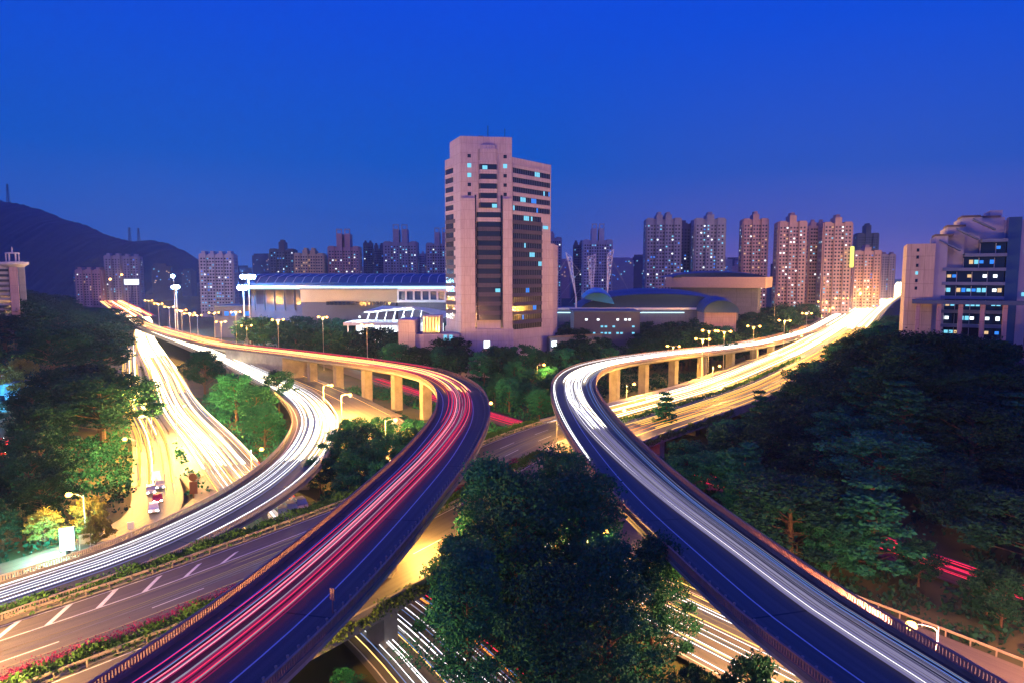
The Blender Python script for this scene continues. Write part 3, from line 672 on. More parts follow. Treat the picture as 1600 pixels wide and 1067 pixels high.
# expressway, both ways
bundle(E1, 8, (-1.5, 5.4), (.3, .8), (.015, .035), [YS, WS, YS], 'headlight_trail_glow', 'faint trails on the near expressway', 'faint pale trail on the near stretch of the expressway', d1=170, cut=.5, seed=9)
bundle(E1, 16, (-5.4, 5.4), (.4, .9), (.06, .12), [YL, W, YL, WH], 'headlight_trail_glow', 'bright trails on the far expressway', 'bright yellow white trail on the expressway beyond the right flyover', d0=150, d1=560, cut=.35, seed=10)
bundle(E1, 18, (-6, 6), (.4, 1.4), (.2, .45), [WH, OH, WH], 'headlight_trail_glow', 'glare at the far end of the right highway', 'blazing trail at the far end of the right highway', d0=330, cut=.3, seed=11)
bundle(E2, 8, (-5, 5), (.4, 1.0), (.05, .10), [YL, OR, YS], 'taillight_trail_glow', 'trails on the outer carriageway', 'orange trail on the outer carriageway of the expressway', d0=150, d1=700, seed=12)
bundle(E1, 16, (-6, 21), (.6, 2.2), (.5, .9), [WH, WH, OH], 'headlight_trail_glow', 'merged glare of the right highway end', 'thick golden trail where the right highway meets the skyline', d0=520, cut=.2, seed=65)
# low street under the bridges
bundle(BR, 22, (-5.6, 5.6), (.3, 1.0), (.03, .085), [W, BL, W, WS, YL], 'headlight_trail_glow', 'trails on the low street', 'white headlight trail on the low street running under the bridges', d0=455, cut=.2, seed=13)
bundle(BR, 3, (-6.3, -5.0), (.6, .9), (.07, .12), [RD, OR], 'taillight_trail_glow', 'red trails on the low street', 'red trail at the edge of the low street under the ivy bridge', d0=700, seed=14)
bundle(BR, 22, (-6.5, 5.5), (.3, 1.2), (.10, .24), [WH, YL, YL, OH], 'headlight_trail_glow', 'glaring trails on the street at the left', 'glaring white trail on the street left of the loop ramp', d0=60, d1=760, cut=.35, wob=.5, seed=15)
bundle(SR, 9, (-2.6, 3.2), (.3, .9), (.05, .12), [YL, WH, YL], 'headlight_trail_glow', 'trails on the side street', 'yellow white trail on the side street by the left wood', d0=85, cut=.6, wob=.35, seed=16)
for p_, n_, o_, a_, b_, r_, nm_, lb_s in ((BR, 16, (-6, 6), 60, 640, (.16, .34), 'gold wash on the left street', 'broad soft golden glow added over the left street'), (GL, 10, (-8, 4), 0, 430, (.14, .28), 'gold wash on the orange road', 'broad soft golden glow added over the orange road'),
    (E1, 12, (-5.5, 5.5), 165, 900, (.12, .3), 'gold wash on the far expressway', 'broad soft golden glow added over the far expressway'), (E2, 9, (-5.5, 5.5), 165, 700, (.12, .26), 'gold wash on the outer carriageway', 'broad soft golden glow added over the outer carriageway'), (SR, 8, (-3.5, 4), 95, 330, (.12, .25), 'gold wash on the side street', 'broad soft golden glow added over the side street')):
    bundle(p_, n_, o_, (.1, .3), r_, ['glow_wash_gold'], 'headlight_trail_glow', nm_, lb_s, d0=a_, d1=b_, cut=.25, wob=.5, seed=n_*7)  # emissive strips added to fill the roads with golden glow
bundle(CR, 8, (-3.5, 3.5), (.3, 1.2), (.12, .3), ['stream_glare'], 'headlight_trail_glow', 'glare at the far end of the loop ramp', 'thick white trail where the loop ramp meets the left highway', d0=190, cut=.2, seed=71)
bundle(BR, 10, (-5.5, 5.5), (.3, 1.4), (.2, .4), ['stream_glare'], 'headlight_trail_glow', 'glare of the upper left street', 'thick glaring trail at the upper end of the left street', d0=150, d1=520, cut=.3, seed=72)
bundle(RR, 8, (-3.0, 3.0), (.3, 1.2), (.10, .22), ['stream_glare'], 'headlight_trail_glow', 'glare beyond the bend of the right flyover', 'thick white trail beyond the bend of the right flyover', d0=165, cut=.2, seed=73)
bundle(LR, 8, (-3.8, 3.8), (.3, 1.0), (.10, .22), ['glow_wash_gold', OH], 'taillight_trail_glow', 'gold wash on the far left flyover', 'broad added golden glow on the far stretch of the left flyover', d0=215, cut=.2, seed=74)  # gold fill glow added among the far orange trails
# orange road
bundle(GL, 16, (-7.5, 5.0), (.4, .9), (.04, .08), [OR, YS, YS, YL], 'headlight_trail_glow', 'trails on the orange road', 'thin orange trail on the road between the loop and the far flyover', cut=.7, seed=17)
bundle(GD, 15, (-6.3, 6.3), (.4, .9), (.05, .11), [W, YL, YS, W], 'headlight_trail_glow', 'trails on the road under the right flyover', 'white yellow trail on the low road under the right flyover', d0=70, d1=150, cut=.0, seed=18)
bundle(FR, 12, (-3.2, 3.2), (.4, 1.0), (.05, .12), [RD, RD, RS], 'taillight_trail_glow', 'red trails behind the trees', 'red tail light trail glowing behind the trees of the right wood', d0=60, cut=.3, seed=19)
bundle(HW, 20, (-14, 14), (.4, 1.5), (.3, .6), [WH, OH, RD, OH], 'headlight_trail_glow', 'trails on the far left highway', 'blazing trail on the far end of the left highway', cut=.5, seed=20)

# ------------------------------------------------------------------ street lamps
def make_lamp_meshes():
    d = {}
    for h in (9, 12, 16):
        d['pole', h] = MB().tube((0, 0, 0), (0, 0, .8), .22, .2, 8).tube((0, 0, .8), (0, 0, h), .14, .08, 8).mesh('pole', MAT['pole_paint'])
    a = MB(); pts = [(0, 0, -.5), (.5, 0, -.05), (1.2, 0, .15), (2.0, 0, .2)]
    for p, q in zip(pts, pts[1:]): a.tube(p, q, .06, .05, 6)
    d['arm'] = a.mesh('arm', MAT['pole_paint'])
    hd = MB(); hd.box(1.9, 2.75, -.16, .16, .12, .27); hd.box(2.0, 2.6, -.1, .1, .27, .33); d['head'] = hd.mesh('lamp_head', MAT['pole_paint'])
    d['bulb'] = MB().ball((2.35, 0, .05), .5, 8, .8).mesh('bulb', MAT['sodium_lamp'], True)
    return d
LM = make_lamp_meshes(); NL = 0
def lamp(px, py, zh, zb, label, group, arms=2, power=9000, col=(1.0, .44, .06), rz=0, big=1.0, radius=.3):
    global NL; NL += 1
    q = at(px, py, zh); h = zh-zb
    if arms == 1: q.x -= 2.35*math.cos(rz)
    H = min((9, 12, 16), key=lambda a: abs(a-h))
    e = empty('street_lamp', (q.x, q.y, zb), rz, label, 'street lamp', group)
    p = inst('pole', LM['pole', H], e); p.scale = (1, 1, h/H)
    for k in range(arms):
        a = inst('arm', LM['arm'], e, (0, 0, h), k*math.pi)
        b = inst('lamp_head', LM['head'], e, (0, 0, h), k*math.pi); c = inst('bulb', LM['bulb'], b); 
    l = bpy.data.lights.new('lamp_light', 'POINT'); l.energy = power*LK; l.color = col; l.shadow_soft_size = radius
    lo = bpy.data.objects.new('lamp_light', l); C.objects.link(lo); lo.parent = e; lo.location = ((0 if arms == 2 else 2.3), 0, h-.45)
    return e
G1, G2, G3 = 'lamps along the left highway', 'lamps along the right highway', 'lamps on the lower streets'
for px, py, zh, zb, lb in [(434, 500, 23, 6, 'double armed sodium lamp on a tall pole in front of the orange trees'), (334, 489, 23, 6, 'double armed lamp second from the tall pole lamp, over the left highway'), (368, 488, 22, 3, 'single standing double lamp between two others above the left highway'), (385, 509, 17, 3, 'short double lamp under the taller ones by the left highway'), (345, 503, 17, 3, 'short lamp beside the left highway hedge'), (308, 493, 18, 4, 'small bright lamp at the bend of the left highway')]:
    lamp(px, py, zh, zb, lb, G1, rz=.5, power=26000)
for i, px in enumerate((232, 247, 264, 283, 296)): lamp(px, 470+i*5, 24, 6, 'small sodium lamp in the far row beside the left highway', G1, rz=.5, power=60000)
for px, py, lb in ((190, 430, 'tall pole lamp at the far end of the left highway, right one'), (172, 435, 'tall pole lamp at the far end of the left highway, left one')): lamp(px, py, 43.4 if py > 430 else 44, 8, lb, G1, rz=.5, power=60000) if False else None
for (px, py, Y, lb) in ((190, 430, 900, 'tall far lamp on a thick pole near the white billboard'), (172, 437, 820, 'tall far lamp left of the one near the white billboard')):
    p = atd(px, py, Y); e = empty('street_lamp', (p.x, p.y, 8), 0, lb, 'street lamp', G1); q = inst('pole', LM['pole', 16], e); q.scale = (3, 3, (p.z-8)/16)
    b = inst('bulb', LM['bulb'], e, (-2.35*3, 0, p.z-8)); b.scale = (3, 3, 3)
for px, py, zh, zb, lb in [(504, 496, 24, 0, 'lone bright lamp rising above the orange lit trees'), (573, 508, 24, 0, 'bright lamp in front of the white lit entrance canopy'),
    (1178, 510, 22, 6, 'double armed lamp on a tall pole beside the end of the flyover trails'), (1108, 517, 22, 6, 'double armed lamp over the pillared side of the right flyover'), (1132, 518, 21, 6, 'double lamp just beyond the lamps over the pillared flyover'), (1052, 541, 15, 0, 'low lamp behind the right flyover'), (1098, 530, 20, 6, 'lower lamp below the cluster over the right flyover'),
    (1226, 501, 22, 6, 'double lamp at the place where the highway trails begin to blaze'), (1261, 490, 22, 6, 'double lamp third from the cluster along the right highway'), (1285, 472, 26, 6, 'bright tall lamp above the blazing highway, left of two'), (1312, 467, 27, 6, 'brightest tall lamp above the blazing highway'), (1296, 482, 22, 6, 'lamp low beneath the brightest lamps of the right highway'), (1349, 452, 32, 7, 'far bright lamp near the end of the right highway'), (1330, 467, 24, 7, 'far small lamp beside the right highway'), (1362, 460, 24, 8, 'last small lamp of the right highway')]:
    lamp(px, py, zh, zb, lb, G2 if px > 700 else G1, arms=2, rz=-.4, power=50000 if px > 1200 else 16000)
for px, py, zh, zb, lb in [(518, 602, 12, 3, 'lamp over the orange road, beyond two others'), (547, 617, 12, 2.8, 'lamp over the orange road, middle of three'), (618, 656, 10.5, 0, 'starry lamp in front of the flyover pillars'), (850, 570, 12, 0, 'lamp half hidden in the trees between the flyover bends'),
    (213, 620, 10, 0, 'farthest lamp of the street beside the left wood'), (221, 651, 9.5, 0, 'middle lamp of the street beside the left wood'), (195, 686, 9, 0, 'nearest bright lamp of the street beside the left wood'), (107, 773, 8, 0, 'lamp above the yellow lit trees by the light box'), (1424, 978, 13.0, 0, 'lamp beside the orange road at the lower right corner')]:
    lamp(px, py, zh, zb, lb, G3, arms=1, rz=math.pi if px < 300 or px > 1000 else 0, power=18000 if px == 618 else 70000 if px in (518, 547) else (7000 if px == 107 else 12000 if px == 850 else 20000) if py < 900 else 34000, col=(1, .46, .08) if py < 900 else (1, .38, .16))
lamp(26, 569, 14, 3, 'small orange lamp inside the tree at the left edge', G3, arms=1, power=4000)
lamp(1217, 461, 30, 4, 'faint red lamp over the dark belt right of the beam building', G2, arms=1, power=500, col=(1, .3, .15))
lamp(1044, 453, 30, 4, 'small pink lamp under the long beam building', G2, arms=1, power=2500, col=(1, .4, .3))
# lamps of the low roads that stand below the decks or just outside the view
def low_lamp(x, y, z, zb, lb, power, col=(1.0, .50, .10)):
    e = empty('street_lamp', (x, y, zb), 0, lb, 'street lamp', 'lamps below the decks'); h = z-zb
    p = inst('pole', LM['pole', 9], e); p.scale = (1, 1, h/9)
    b = inst('lamp_head', LM['head'], e, (0, 0, h)); inst('bulb', LM['bulb'], b)
    l = bpy.data.lights.new('lamp_light', 'POINT'); l.energy = power*LK; l.color = col; l.shadow_soft_size = .3
    lo = bpy.data.objects.new('lamp_light', l); C.objects.link(lo); lo.parent = e; lo.location = (2.3, 0, h-.45)
low_lamp(-14.2, 88.5, 11.0, 6, 'lamp below the left flyover deck, hidden by the central trees', 9000)
low_lamp(-22.5, 60, 11.0, 6, 'lamp on the lower bridge beneath the near left flyover', 6000)
low_lamp(-50, 49, 12.3, 6, 'lamp on the expressway beyond the lower edge of the picture', 42000, (1, .52, .16))
low_lamp(-66, 61, 12.6, 6, 'lamp between ramp and expressway beyond the left edge', 42000, (1, .52, .16))
low_lamp(10, 150, 11.2, 6, 'lamp under the right flyover where the expressway crosses', 3500)
low_lamp(10, 88, 9, 0, 'lamp on the low road behind the central trees', 14000)
low_lamp(26, 68, 9, 0, 'lamp on the low road under the right flyover', 9000)
low_lamp(60, 66, 10, 0, 'lamp of the orange road beyond the right edge', 12000, (1, .38, .16))
low_lamp(-8, 180, 9, 0, 'lamp among the pillars of the left flyover', 4500)
low_lamp(36, 212, 9, 0, 'lamp among the pillars of the right flyover', 18000)
low_lamp(70, 236, 11.5, 6, 'lamp on the expressway below the far right flyover', 25000)
low_lamp(-88, 176, 9, 0, 'lamp at the plaza where the glaring streets meet', 60000)
low_lamp(-57, 146, 5.2, 0, 'lamp under the edge of the loop ramp by the plaza', 20000)
low_lamp(122, 292, 17, 6, 'lamp on the expressway where the yellow lit carriageway meets the wood', 40000)
low_lamp(24, 158, 11.4, 6, 'second lamp under the right flyover where the expressway crosses', 9000)

# ------------------------------------------------------------------ buildings
def frame2(p0, p1):                      # local axes: x along the wall to the right as seen, y into the building
    a = Vector((p0[0], p0[1], 0)); b = Vector((p1[0], p1[1], 0)); t = (b-a).normalized(); n = Vector((-t.y, t.x, 0))
    return Matrix(((t.x, n.x, 0, a.x), (t.y, n.y, 0, a.y), (0, 0, 1, 0), (0, 0, 0, 1))), (b-a).length
brn = random.Random(77)
# the tall office tower
ot = empty('office_tower', (0, 0, 0), 0, 'tallest tower, mauve stone with dark window bands and a stepped roof', 'office tower')
A, B = (-21.2, 286), (0, 289)
core = MB().prism([A, B, (-2, 306), (-26.8, 300)], 0, 99.6)
core.prism([(-21.6, 289.5), (-13, 316), (-20, 320), (-29.2, 303)], 0, 92.6)
core.prism([(-.4, 290.5), (17.5, 312), (3, 332), (-13, 316)], 0, 92.0)
core.prism([(-18, 300), (-2, 304), (-6, 318), (-18, 315)], 92, 97)
wallo = core.build('wall', MAT['tower_wall'], ot)
pr = MB(); pr.box(-1, 1, -1, 1, 99.6, 100.6, Matrix.Translation((-13, 292, 0)) @ Matrix.Scale(1, 4)); pr.tube((-10, 290, 99.5), (-10, 290, 104.5), .15); pr.tube((-3, 291, 99.5), (-3, 291, 103.5), .12); pr.build('roof_gear', MAT['dark_metal'], ot)
def bandwall(root, p0, p1, x0, x1, zs, hwin, depth, wallm, name='window_band', lit=0.0, litm=('lit_cool', 'lit_blue'), fr=1.6, floor=3.87):
    M, L = frame2(p0, p1); x0 *= L; x1 *= L; n = max(1, int((x1-x0)/fr)); cell = (x1-x0)/n
    lp = MB().box(.08, cell-.08, -.06, .1, .15, hwin-.15)
    lm = {m_: lp.mesh('lit_window', MAT[m_]) for m_ in litm} if lit else {}
    for z in zs:
        g = MB().box(x0, x1, -.02, .3, z, z+hwin, M); b = g.build(name, MAT['glass_dark'], root)
        f = MB()
        for i in range(n+1): f.box(x0+i*cell-.05, x0+i*cell+.05, -.09, 0, z, z+hwin, M)
        f.build('mullion', MAT['window_frame'], b)
        i = 0
        while i < n:
            if brn.random() < lit:
                run = brn.choice((1, 1, 2, 3))
                mm = lm[brn.choice(litm)]
                for k in range(run):
                    if i+k < n:
                        o = inst('lit_window', mm, b); o.matrix_local = M @ Matrix.Translation((x0+(i+k)*cell, 0, z))
                i += run
            i += 1
    s = MB()
    for z in zs: s.box(x0-.1, x1+.1, -depth, .25, z+hwin, z+floor, M)
    s.build('spandrel', MAT[wallm], root)
up = [86.0-3.87*i for i in range(6)]; low = [86.0-3.87*i for i in range(6, 17)]
# right wing
bandwall(ot, (-.4, 290.5), (17.5, 312), .04, .97, [85.5-3.87*i for i in range(5)], 2.25, .35, 'tower_wall', lit=.06, fr=1.2)
bandwall(ot, (-.4, 290.5), (17.5, 312), .04, .74, [85.5-3.87*5], 2.25, .35, 'tower_wall', lit=.05, fr=1.2)
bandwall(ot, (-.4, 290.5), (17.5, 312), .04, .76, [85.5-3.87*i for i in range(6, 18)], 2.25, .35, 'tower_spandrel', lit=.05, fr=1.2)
# left wing
bandwall(ot, (-29.2, 303), (-21.6, 289.5), .04, .93, up, 2.25, .35, 'tower_wall', fr=1.2)
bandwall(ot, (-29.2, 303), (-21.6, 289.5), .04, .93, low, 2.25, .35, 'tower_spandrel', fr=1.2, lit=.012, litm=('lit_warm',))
# projecting centre bay
Mf, Lf = frame2(A, B)
def Mp(x, y): v = Mf @ Vector((x, y, 0)); return (v.x, v.y)
bay = MB()
bx0, bx1 = .345*Lf, .72*Lf
bay.prism([Mp(bx0, -.1), Mp(bx0+1.2, -2.0), Mp(bx1-1.2, -2.0), Mp(bx1, -.1)], 83.5, 94.5)
bay.prism([Mp(bx0+.6, -.1), Mp(bx0+1.8, -1.5), Mp(bx1-1.8, -1.5), Mp(bx1-.6, -.1)], 94.5, 96.0)
bay.build('bay', MAT['tower_wall'], ot)
for i, z in enumerate(up+low):
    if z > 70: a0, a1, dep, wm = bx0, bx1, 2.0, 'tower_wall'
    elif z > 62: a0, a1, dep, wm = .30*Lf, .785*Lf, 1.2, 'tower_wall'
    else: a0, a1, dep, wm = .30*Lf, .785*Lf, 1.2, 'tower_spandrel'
    g = MB().prism([Mp(a0+.1, -.05), Mp(a0+.7, -dep-.05), Mp(a1-.7, -dep-.05), Mp(a1-.1, -.05)], z, z+2.2)
    wb = g.build('window_band', MAT['glass_dark'], ot)
    if i in (0, 4, 13):
        m4 = MB().box(.2, 2.2, -.2, .05, .1, 1.6).mesh('lit_window', MAT['lit_cool']); o = inst('lit_window', m4, wb)
        o.matrix_local = Mf @ Matrix.Translation(((a0+1.3 if i == 0 else a1-2.8), -dep-.08, z))
    f = MB().prism([Mp(a0, -.06), Mp(a0+.7, -dep-.25), Mp(a1-.7, -dep-.25), Mp(a1, -.06)], z+2.2, z+3.87)
    f.build('spandrel', MAT[wm], ot)
dk = MB().box(.775*Lf, .815*Lf, -.05, .1, 20, 76, Mf).box(.27*Lf, .30*Lf, -.05, .1, 20, 76, Mf); dk.build('shadow_joint', MAT['glass_dark'], ot)
pw = MB(); pw.box(.01*Lf, .27*Lf, -1.3, 0, 0, 74.5, Mf); pw.box(.82*Lf, .995*Lf, -1.3, 0, 0, 74.5, Mf); pw.build('pilaster', MAT['tower_wall'], ot)
sqm = MB().box(-.7, .7, -.06, .1, 0, 1.4).mesh('window', MAT['glass_dark']); sql = MB().box(-.8, .8, -.09, .1, -.1, 1.6).mesh('window', MAT['lit_cool'])
for k, z in enumerate((91.0, 87.1, 83.2, 79.4, 75.6)):
    for j, x in enumerate((.17*Lf, .865*Lf)):
        o = inst('window', sql if (k, j) in ((1, 0), (1, 1), (2, 0)) else sqm, ot); o.matrix_local = Mf @ Matrix.Translation((x, -.02, z))
bs = MB().prism([Mp(-.3, -1.6), Mp(Lf+.4, -1.6), Mp(Lf+.4, .1), Mp(-.3, .1)], 0, 20.5).prism([(-21.9, 289.2), (-29.8, 302.9), (-29.3, 303.3), (-21.4, 289.7)], 0, 20.5)
bs.build('base', MAT['tower_wall'], ot)
MB().box(.43*Lf, .55*Lf, -1.75, -1.5, 12.5, 15.5, Mf).build('lit_window', MAT['lit_white'], ot)
bw = MB(); bw.prism([(16.0, 311.0), (18.6, 311.6), (22, 330), (14, 330)], 0, 57); bw.build('side_pier', MAT['tower_wall'], ot)
MB().box(-1, 1, -.1, .1, -.7, .7, Matrix.Translation((15.0, 308.3, 64)) @ Matrix.Rotation(R(50), 4, 'Z') @ Matrix.Scale(1.7, 4, (1, 0, 0))).build('lit_sign', MAT['lit_cool'], ot)
# annex
an = empty('annex', (0, 0, 0), 0, 'low mauve annex at the left foot of the tall tower', 'building')
m_ = MB(); m_.prism([(-47.5, 284), (-40, 281), (-40, 298), (-47.5, 298)], 0, 24.5); m_.prism([(-40, 283), (-22, 285.5), (-24, 298), (-40, 298)], 0, 18.5); m_.prism([(-37.5, 286), (-30, 287), (-30, 296), (-37.5, 296)], 18.5, 26); m_.build('wall', MAT['tower_wall'], an)
mr_ = MB()
for i in range(6): mr_.box(-37.2+i*1.25, -36.4+i*1.25, 285.6, 286.05+i*.16, 18.9, 25.5)
mr_.build('window', MAT['glass_dark'], an)
for x in (-28.6, -26.2): MB().box(x, x+1.3, 284.3, 284.75, 15.2, 18.1).build('lit_window', MAT['lit_cool'], an)
# podium right of the tower
pdm = empty('podium', (0, 0, 0), 0, 'low dark block with a lit window at the right foot of the tall tower', 'building')
MB().prism([(17, 305), (42, 318), (36, 334), (12, 328)], 0, 15).build('wall', MAT['hall_wall'], pdm); MB().prism([(16.5, 304.5), (42.6, 318), (42.2, 318.9), (16.2, 305.4)], 15, 15.8).build('cornice', MAT['concrete_dark'], pdm)
MB().box(17.8, 20.2, 303.8, 307.0, 10.5, 13.5).build('lit_window', MAT['lit_white'], pdm)

# far residential towers
wg = MB().box(-.68, .68, -.05, .1, -.62, .62)
WM = {k: wg.mesh('lit_window', MAT[k]) for k in ('lit_cool', 'lit_blue', 'lit_warm', 'lit_white')}
def apartments(px0, px1, pyt, Y, wallm, lits, nlit, label, step=0, seed=1, crown='box', group='far apartment towers', pyb=None):
    rnd = random.Random(seed); p0 = atd(px0, pyt, Y); p1 = atd(px1, pyt, Y); cx = (p0.x+p1.x)/2; W_ = p1.x-p0.x; H = p0.z
    root = empty('apartment_tower', (cx, Y, 0), math.atan2(-cx, Y)*.5, label, 'apartment tower', group)
    D = min(26, W_*.8); b = MB(); nb = max(2, round(W_/9)); bwid = W_/nb; Hs = H-step
    b.box(-W_/2, W_/2, 2.0, D, 0, Hs-2)
    for i in range(nb):                                     # bays stand proud of the core, middle ones higher
        hh = H if abs(i-(nb-1)/2) <= nb*.26 else Hs
        b.box(-W_/2+i*bwid+bwid*.16, -W_/2+(i+1)*bwid-bwid*.16, 0, D-1, 0, hh-1)
        if crown == 'frame' and hh == H:
            xx = -W_/2+i*bwid+bwid*.16; x2 = -W_/2+(i+1)*bwid-bwid*.16
            for q in (xx, x2-.9): b.box(q, q+.9, .2, 1.1, hh-1, hh+3.2)
            b.box(xx, x2, .1, 1.2, hh+3.2, hh+4.2)
        elif hh == H: b.box(-W_/2+i*bwid+bwid*.3, -W_/2+(i+1)*bwid-bwid*.3, 3, D-5, hh-1, hh+1.6)
    fl = int((Hs-4)/3.2)
    for k in range(1, fl): b.box(-W_/2-.4, W_/2+.4, .9, D+.3, k*3.2, k*3.2+.45)
    b.build('wall', MAT[wallm], root)
    d = MB(); cells = []
    nx_ = nb*2; 
    for k in range(1, fl):
        z = k*3.2+1.9
        for i in range(nb):
            for s_ in (-.17, .17): x = -W_/2+(i+.5)*bwid+s_*bwid; cells.append((x, -.0, z, 0))
            if i: cells.append((-W_/2+i*bwid, 2.0, z, 0))
        side = -1 if cx > 0 else 1
        for j in range(3): cells.append((side*(W_/2+.02), 4+j*(D-8)/2.5, z, side))
    rnd.shuffle(cells); nlit = min(int(nlit*.75), len(cells), 95)
    for c in cells[nlit:]:
        x, y, z, sd = c
        if sd: d.box(min(x, x+sd*.06), max(x, x+sd*.06), y-.7, y+.7, z-.75, z+.75)
        else: d.box(x-.75, x+.75, y-.06, y+.1, z-.75, z+.75)
    tag(d.build('window', MAT['glass_dark'], root), kind='stuff')
    for c in cells[:nlit]:
        x, y, z, sd = c; inst('lit_window', WM[rnd.choice(lits)], root, (x, y-.03, z), 0 if not sd else (math.pi/2 if sd > 0 else -math.pi/2))
    return root
CO = ['lit_cool', 'lit_blue', 'lit_white', 'lit_cool']; WMX = ['lit_cool', 'lit_warm', 'lit_white']
T = [(420, 459, 377, 820, 'flat_wall_dark', CO, 45, 'dim apartment tower with scattered lights, second tower block right of the floodlights', 8, 'box'),
 (459, 505, 390, 760, 'flat_wall_warm', ['lit_warm'], 30, 'squat apartment block glowing yellow under a wavy roofline', 3, 'box'),
 (511, 561, 364, 780, 'flat_wall_pink', WMX, 60, 'pink apartment tower with two framed penthouse crowns, left of the dark pair', 14, 'frame'),
 (567, 582, 378, 980, 'flat_wall_dark', CO, 14, 'narrow dark tower left of its twin behind the long hall', 0, 'box'), (583, 600, 382, 960, 'flat_wall_dark', CO, 12, 'narrow dark tower right of its twin behind the long hall', 4, 'box'),
 (598, 652, 357, 800, 'flat_wall', CO, 70, 'tallest framed apartment tower left of the office tower', 14, 'frame'), (650, 664, 395, 1000, 'flat_wall', CO, 10, 'small pale block between two framed apartment towers', 0, 'box'),
 (665, 712, 362, 800, 'flat_wall', CO, 45, 'apartment tower partly hidden by the left side of the office tower', 12, 'frame'),
 (848, 878, 364, 820, 'flat_wall', CO, 50, 'ribbed apartment tower just right of the office tower', 4, 'box'), (896, 913, 378, 900, 'flat_wall_dark', CO, 12, 'slim dark tower behind the left white mast', 2, 'box'),
 (911, 958, 356, 760, 'flat_wall_white', CO, 60, 'pale apartment tower behind the white lattice masts', 12, 'frame'),
 (1010, 1066, 334, 640, 'flat_wall', CO, 90, 'left one of the two big dark apartment blocks with teal lights', 3, 'box'), (1062, 1092, 347, 700, 'flat_wall_dark', CO, 60, 'recessed dark block joining the two big apartment blocks', 0, 'box'),
 (1086, 1135, 334, 640, 'flat_wall', CO, 85, 'right one of the two big dark apartment blocks with teal lights', 3, 'box'),
 (1162, 1202, 333, 640, 'flat_wall_pink', WMX, 60, 'pink apartment tower standing alone right of the two dark blocks', 4, 'box'),
 (1218, 1262, 335, 620, 'flat_wall_pink', WMX, 70, 'pink apartment tower with a lit stair column, left of a close pair', 5, 'box'), (1266, 1290, 346, 640, 'flat_wall_pink', WMX, 35, 'narrow pink tower squeezed between two wider pink towers', 2, 'box'),
 (1289, 1333, 338, 610, 'flat_wall_pink', WMX, 60, 'rightmost wide pink apartment tower above the highway', 4, 'box'), (1336, 1378, 385, 700, 'flat_wall_pink', CO, 40, 'lower hazy block at the right end of the tower row', 3, 'box'), (1342, 1374, 351, 900, 'flat_wall_dark', CO, 6, 'hazy violet tower with a rounded stepped top at the row end', 10, 'box'), (1378, 1400, 396, 900, 'flat_wall_pink', CO, 14, 'faint small block beside the glare of the highway end', 0, 'box'),
 (311, 362, 395, 700, 'flat_wall_white', CO, 55, 'pale slab block left of the blue floodlights', 0, 'box'), (162, 188, 398, 900, 'flat_wall', CO, 16, 'left half of the hazy slab pair at the foot of the hills', 0, 'box'), (191, 216, 399, 900, 'flat_wall', CO, 18, 'right half of the hazy slab pair at the foot of the hills', 0, 'box'), (118, 156, 420, 880, 'flat_wall_pink', WMX, 14, 'low pink block left of the hazy slab pair', 0, 'box')]
for i, (a, b, t, Y, wm, ls, nl, lb, stp, cr_) in enumerate(T): apartments(a, b, t, Y, wm, ls, nl, lb, stp, 100+i, cr_)
# lit vertical sign on a pink tower
p = atd(1331, 402, 604); sg = MB().box(p.x-1.4, p.x+1.4, 603, 604, p.z-9, p.z+9).build('sign', emit('sign_yellow', (.9, .9, .15), 2.0)); tag(sg, 'tall yellow lit sign on the side of a pink tower', 'sign')
# low hazy blocks of the city beyond
rb = random.Random(5)
for i in range(38):
    px = rb.choice([rb.uniform(60, 430), rb.uniform(860, 1010), rb.uniform(1130, 1165), rb.uniform(380, 700), rb.uniform(955, 1420), rb.uniform(1200, 1420)])
    pt = rb.uniform(398, 420) if px > 320 else rb.uniform(412, 424); Y = rb.uniform(1050, 1500); wd = rb.uniform(16, 42); p = atd(px, pt, Y)
    o = empty('city_block', (p.x, Y, 0), rb.uniform(-.3, .3), 'small hazy city block in the far distance', 'building', 'hazy blocks on the skyline')
    b = MB(); b.box(-wd/2, wd/2, 0, 16, 0, p.z-2); b.box(-wd/2+2, wd/2-rb.uniform(4, 10), 3, 12, p.z-2, p.z+2)
    for k in range(2, int((p.z-2)/4)): b.box(-wd/2-.3, wd/2+.3, -.4, 16, k*4, k*4+.8)
    b.build('wall', MAT[rb.choice(['flat_wall', 'flat_wall_dark', 'flat_wall_pink'])], o)
    for k in range(9): inst('lit_window', WM[rb.choice(['lit_cool', 'lit_warm', 'lit_blue'])], o, (rb.uniform(-wd/2+1.5, wd/2-1.5), -.45, rb.uniform(max(8, p.z-34), p.z-3))).scale = (1.4, 1, 1.2)

# convention halls left of the tower
h1 = empty('exhibition_hall', (0, 0, 0), 0, 'long low hall with a dark blue curved roof and a lit white eave', 'hall')
rp = MB(); xs_ = [-172, -40]; prof = [(440, 34.5), (441, 38), (448, 41.5), (462, 43.2), (500, 43.8), (520, 34.5)]
for x in xs_: rp.v += [(x, y, z) for y, z in prof]
for j in range(6): j2 = (j+1) % 6; rp.f.append((j, j2, 6+j2, 6+j))
rp.f += [tuple(reversed(range(6))), tuple(range(6, 12))]; ro = rp.build('roof', MAT['hall_roof'], h1)
for i in range(23):
    x = -170+i*5.8; q = MB()
    for (y0, z0), (y1, z1) in zip(prof[1:4], prof[2:5]): q.tube((x, y0, z0+.2), (x, y1, z1+.2), .2, k=4)
    q.build('roof_rib', MAT['white_metal'], ro)
MB().box(-170, -42, 446, 500, 0, 34.4).build('wall', MAT['flat_wall_dark'], h1)
MB().box(-171, -41, 438.6, 440.4, 34.2, 36.2).build('eave', MAT['white_metal'], h1)
MB().box(-171, -41, 438.2, 438.5, 34.0, 35.6).build('strip_light', MAT['strip_light'], h1)
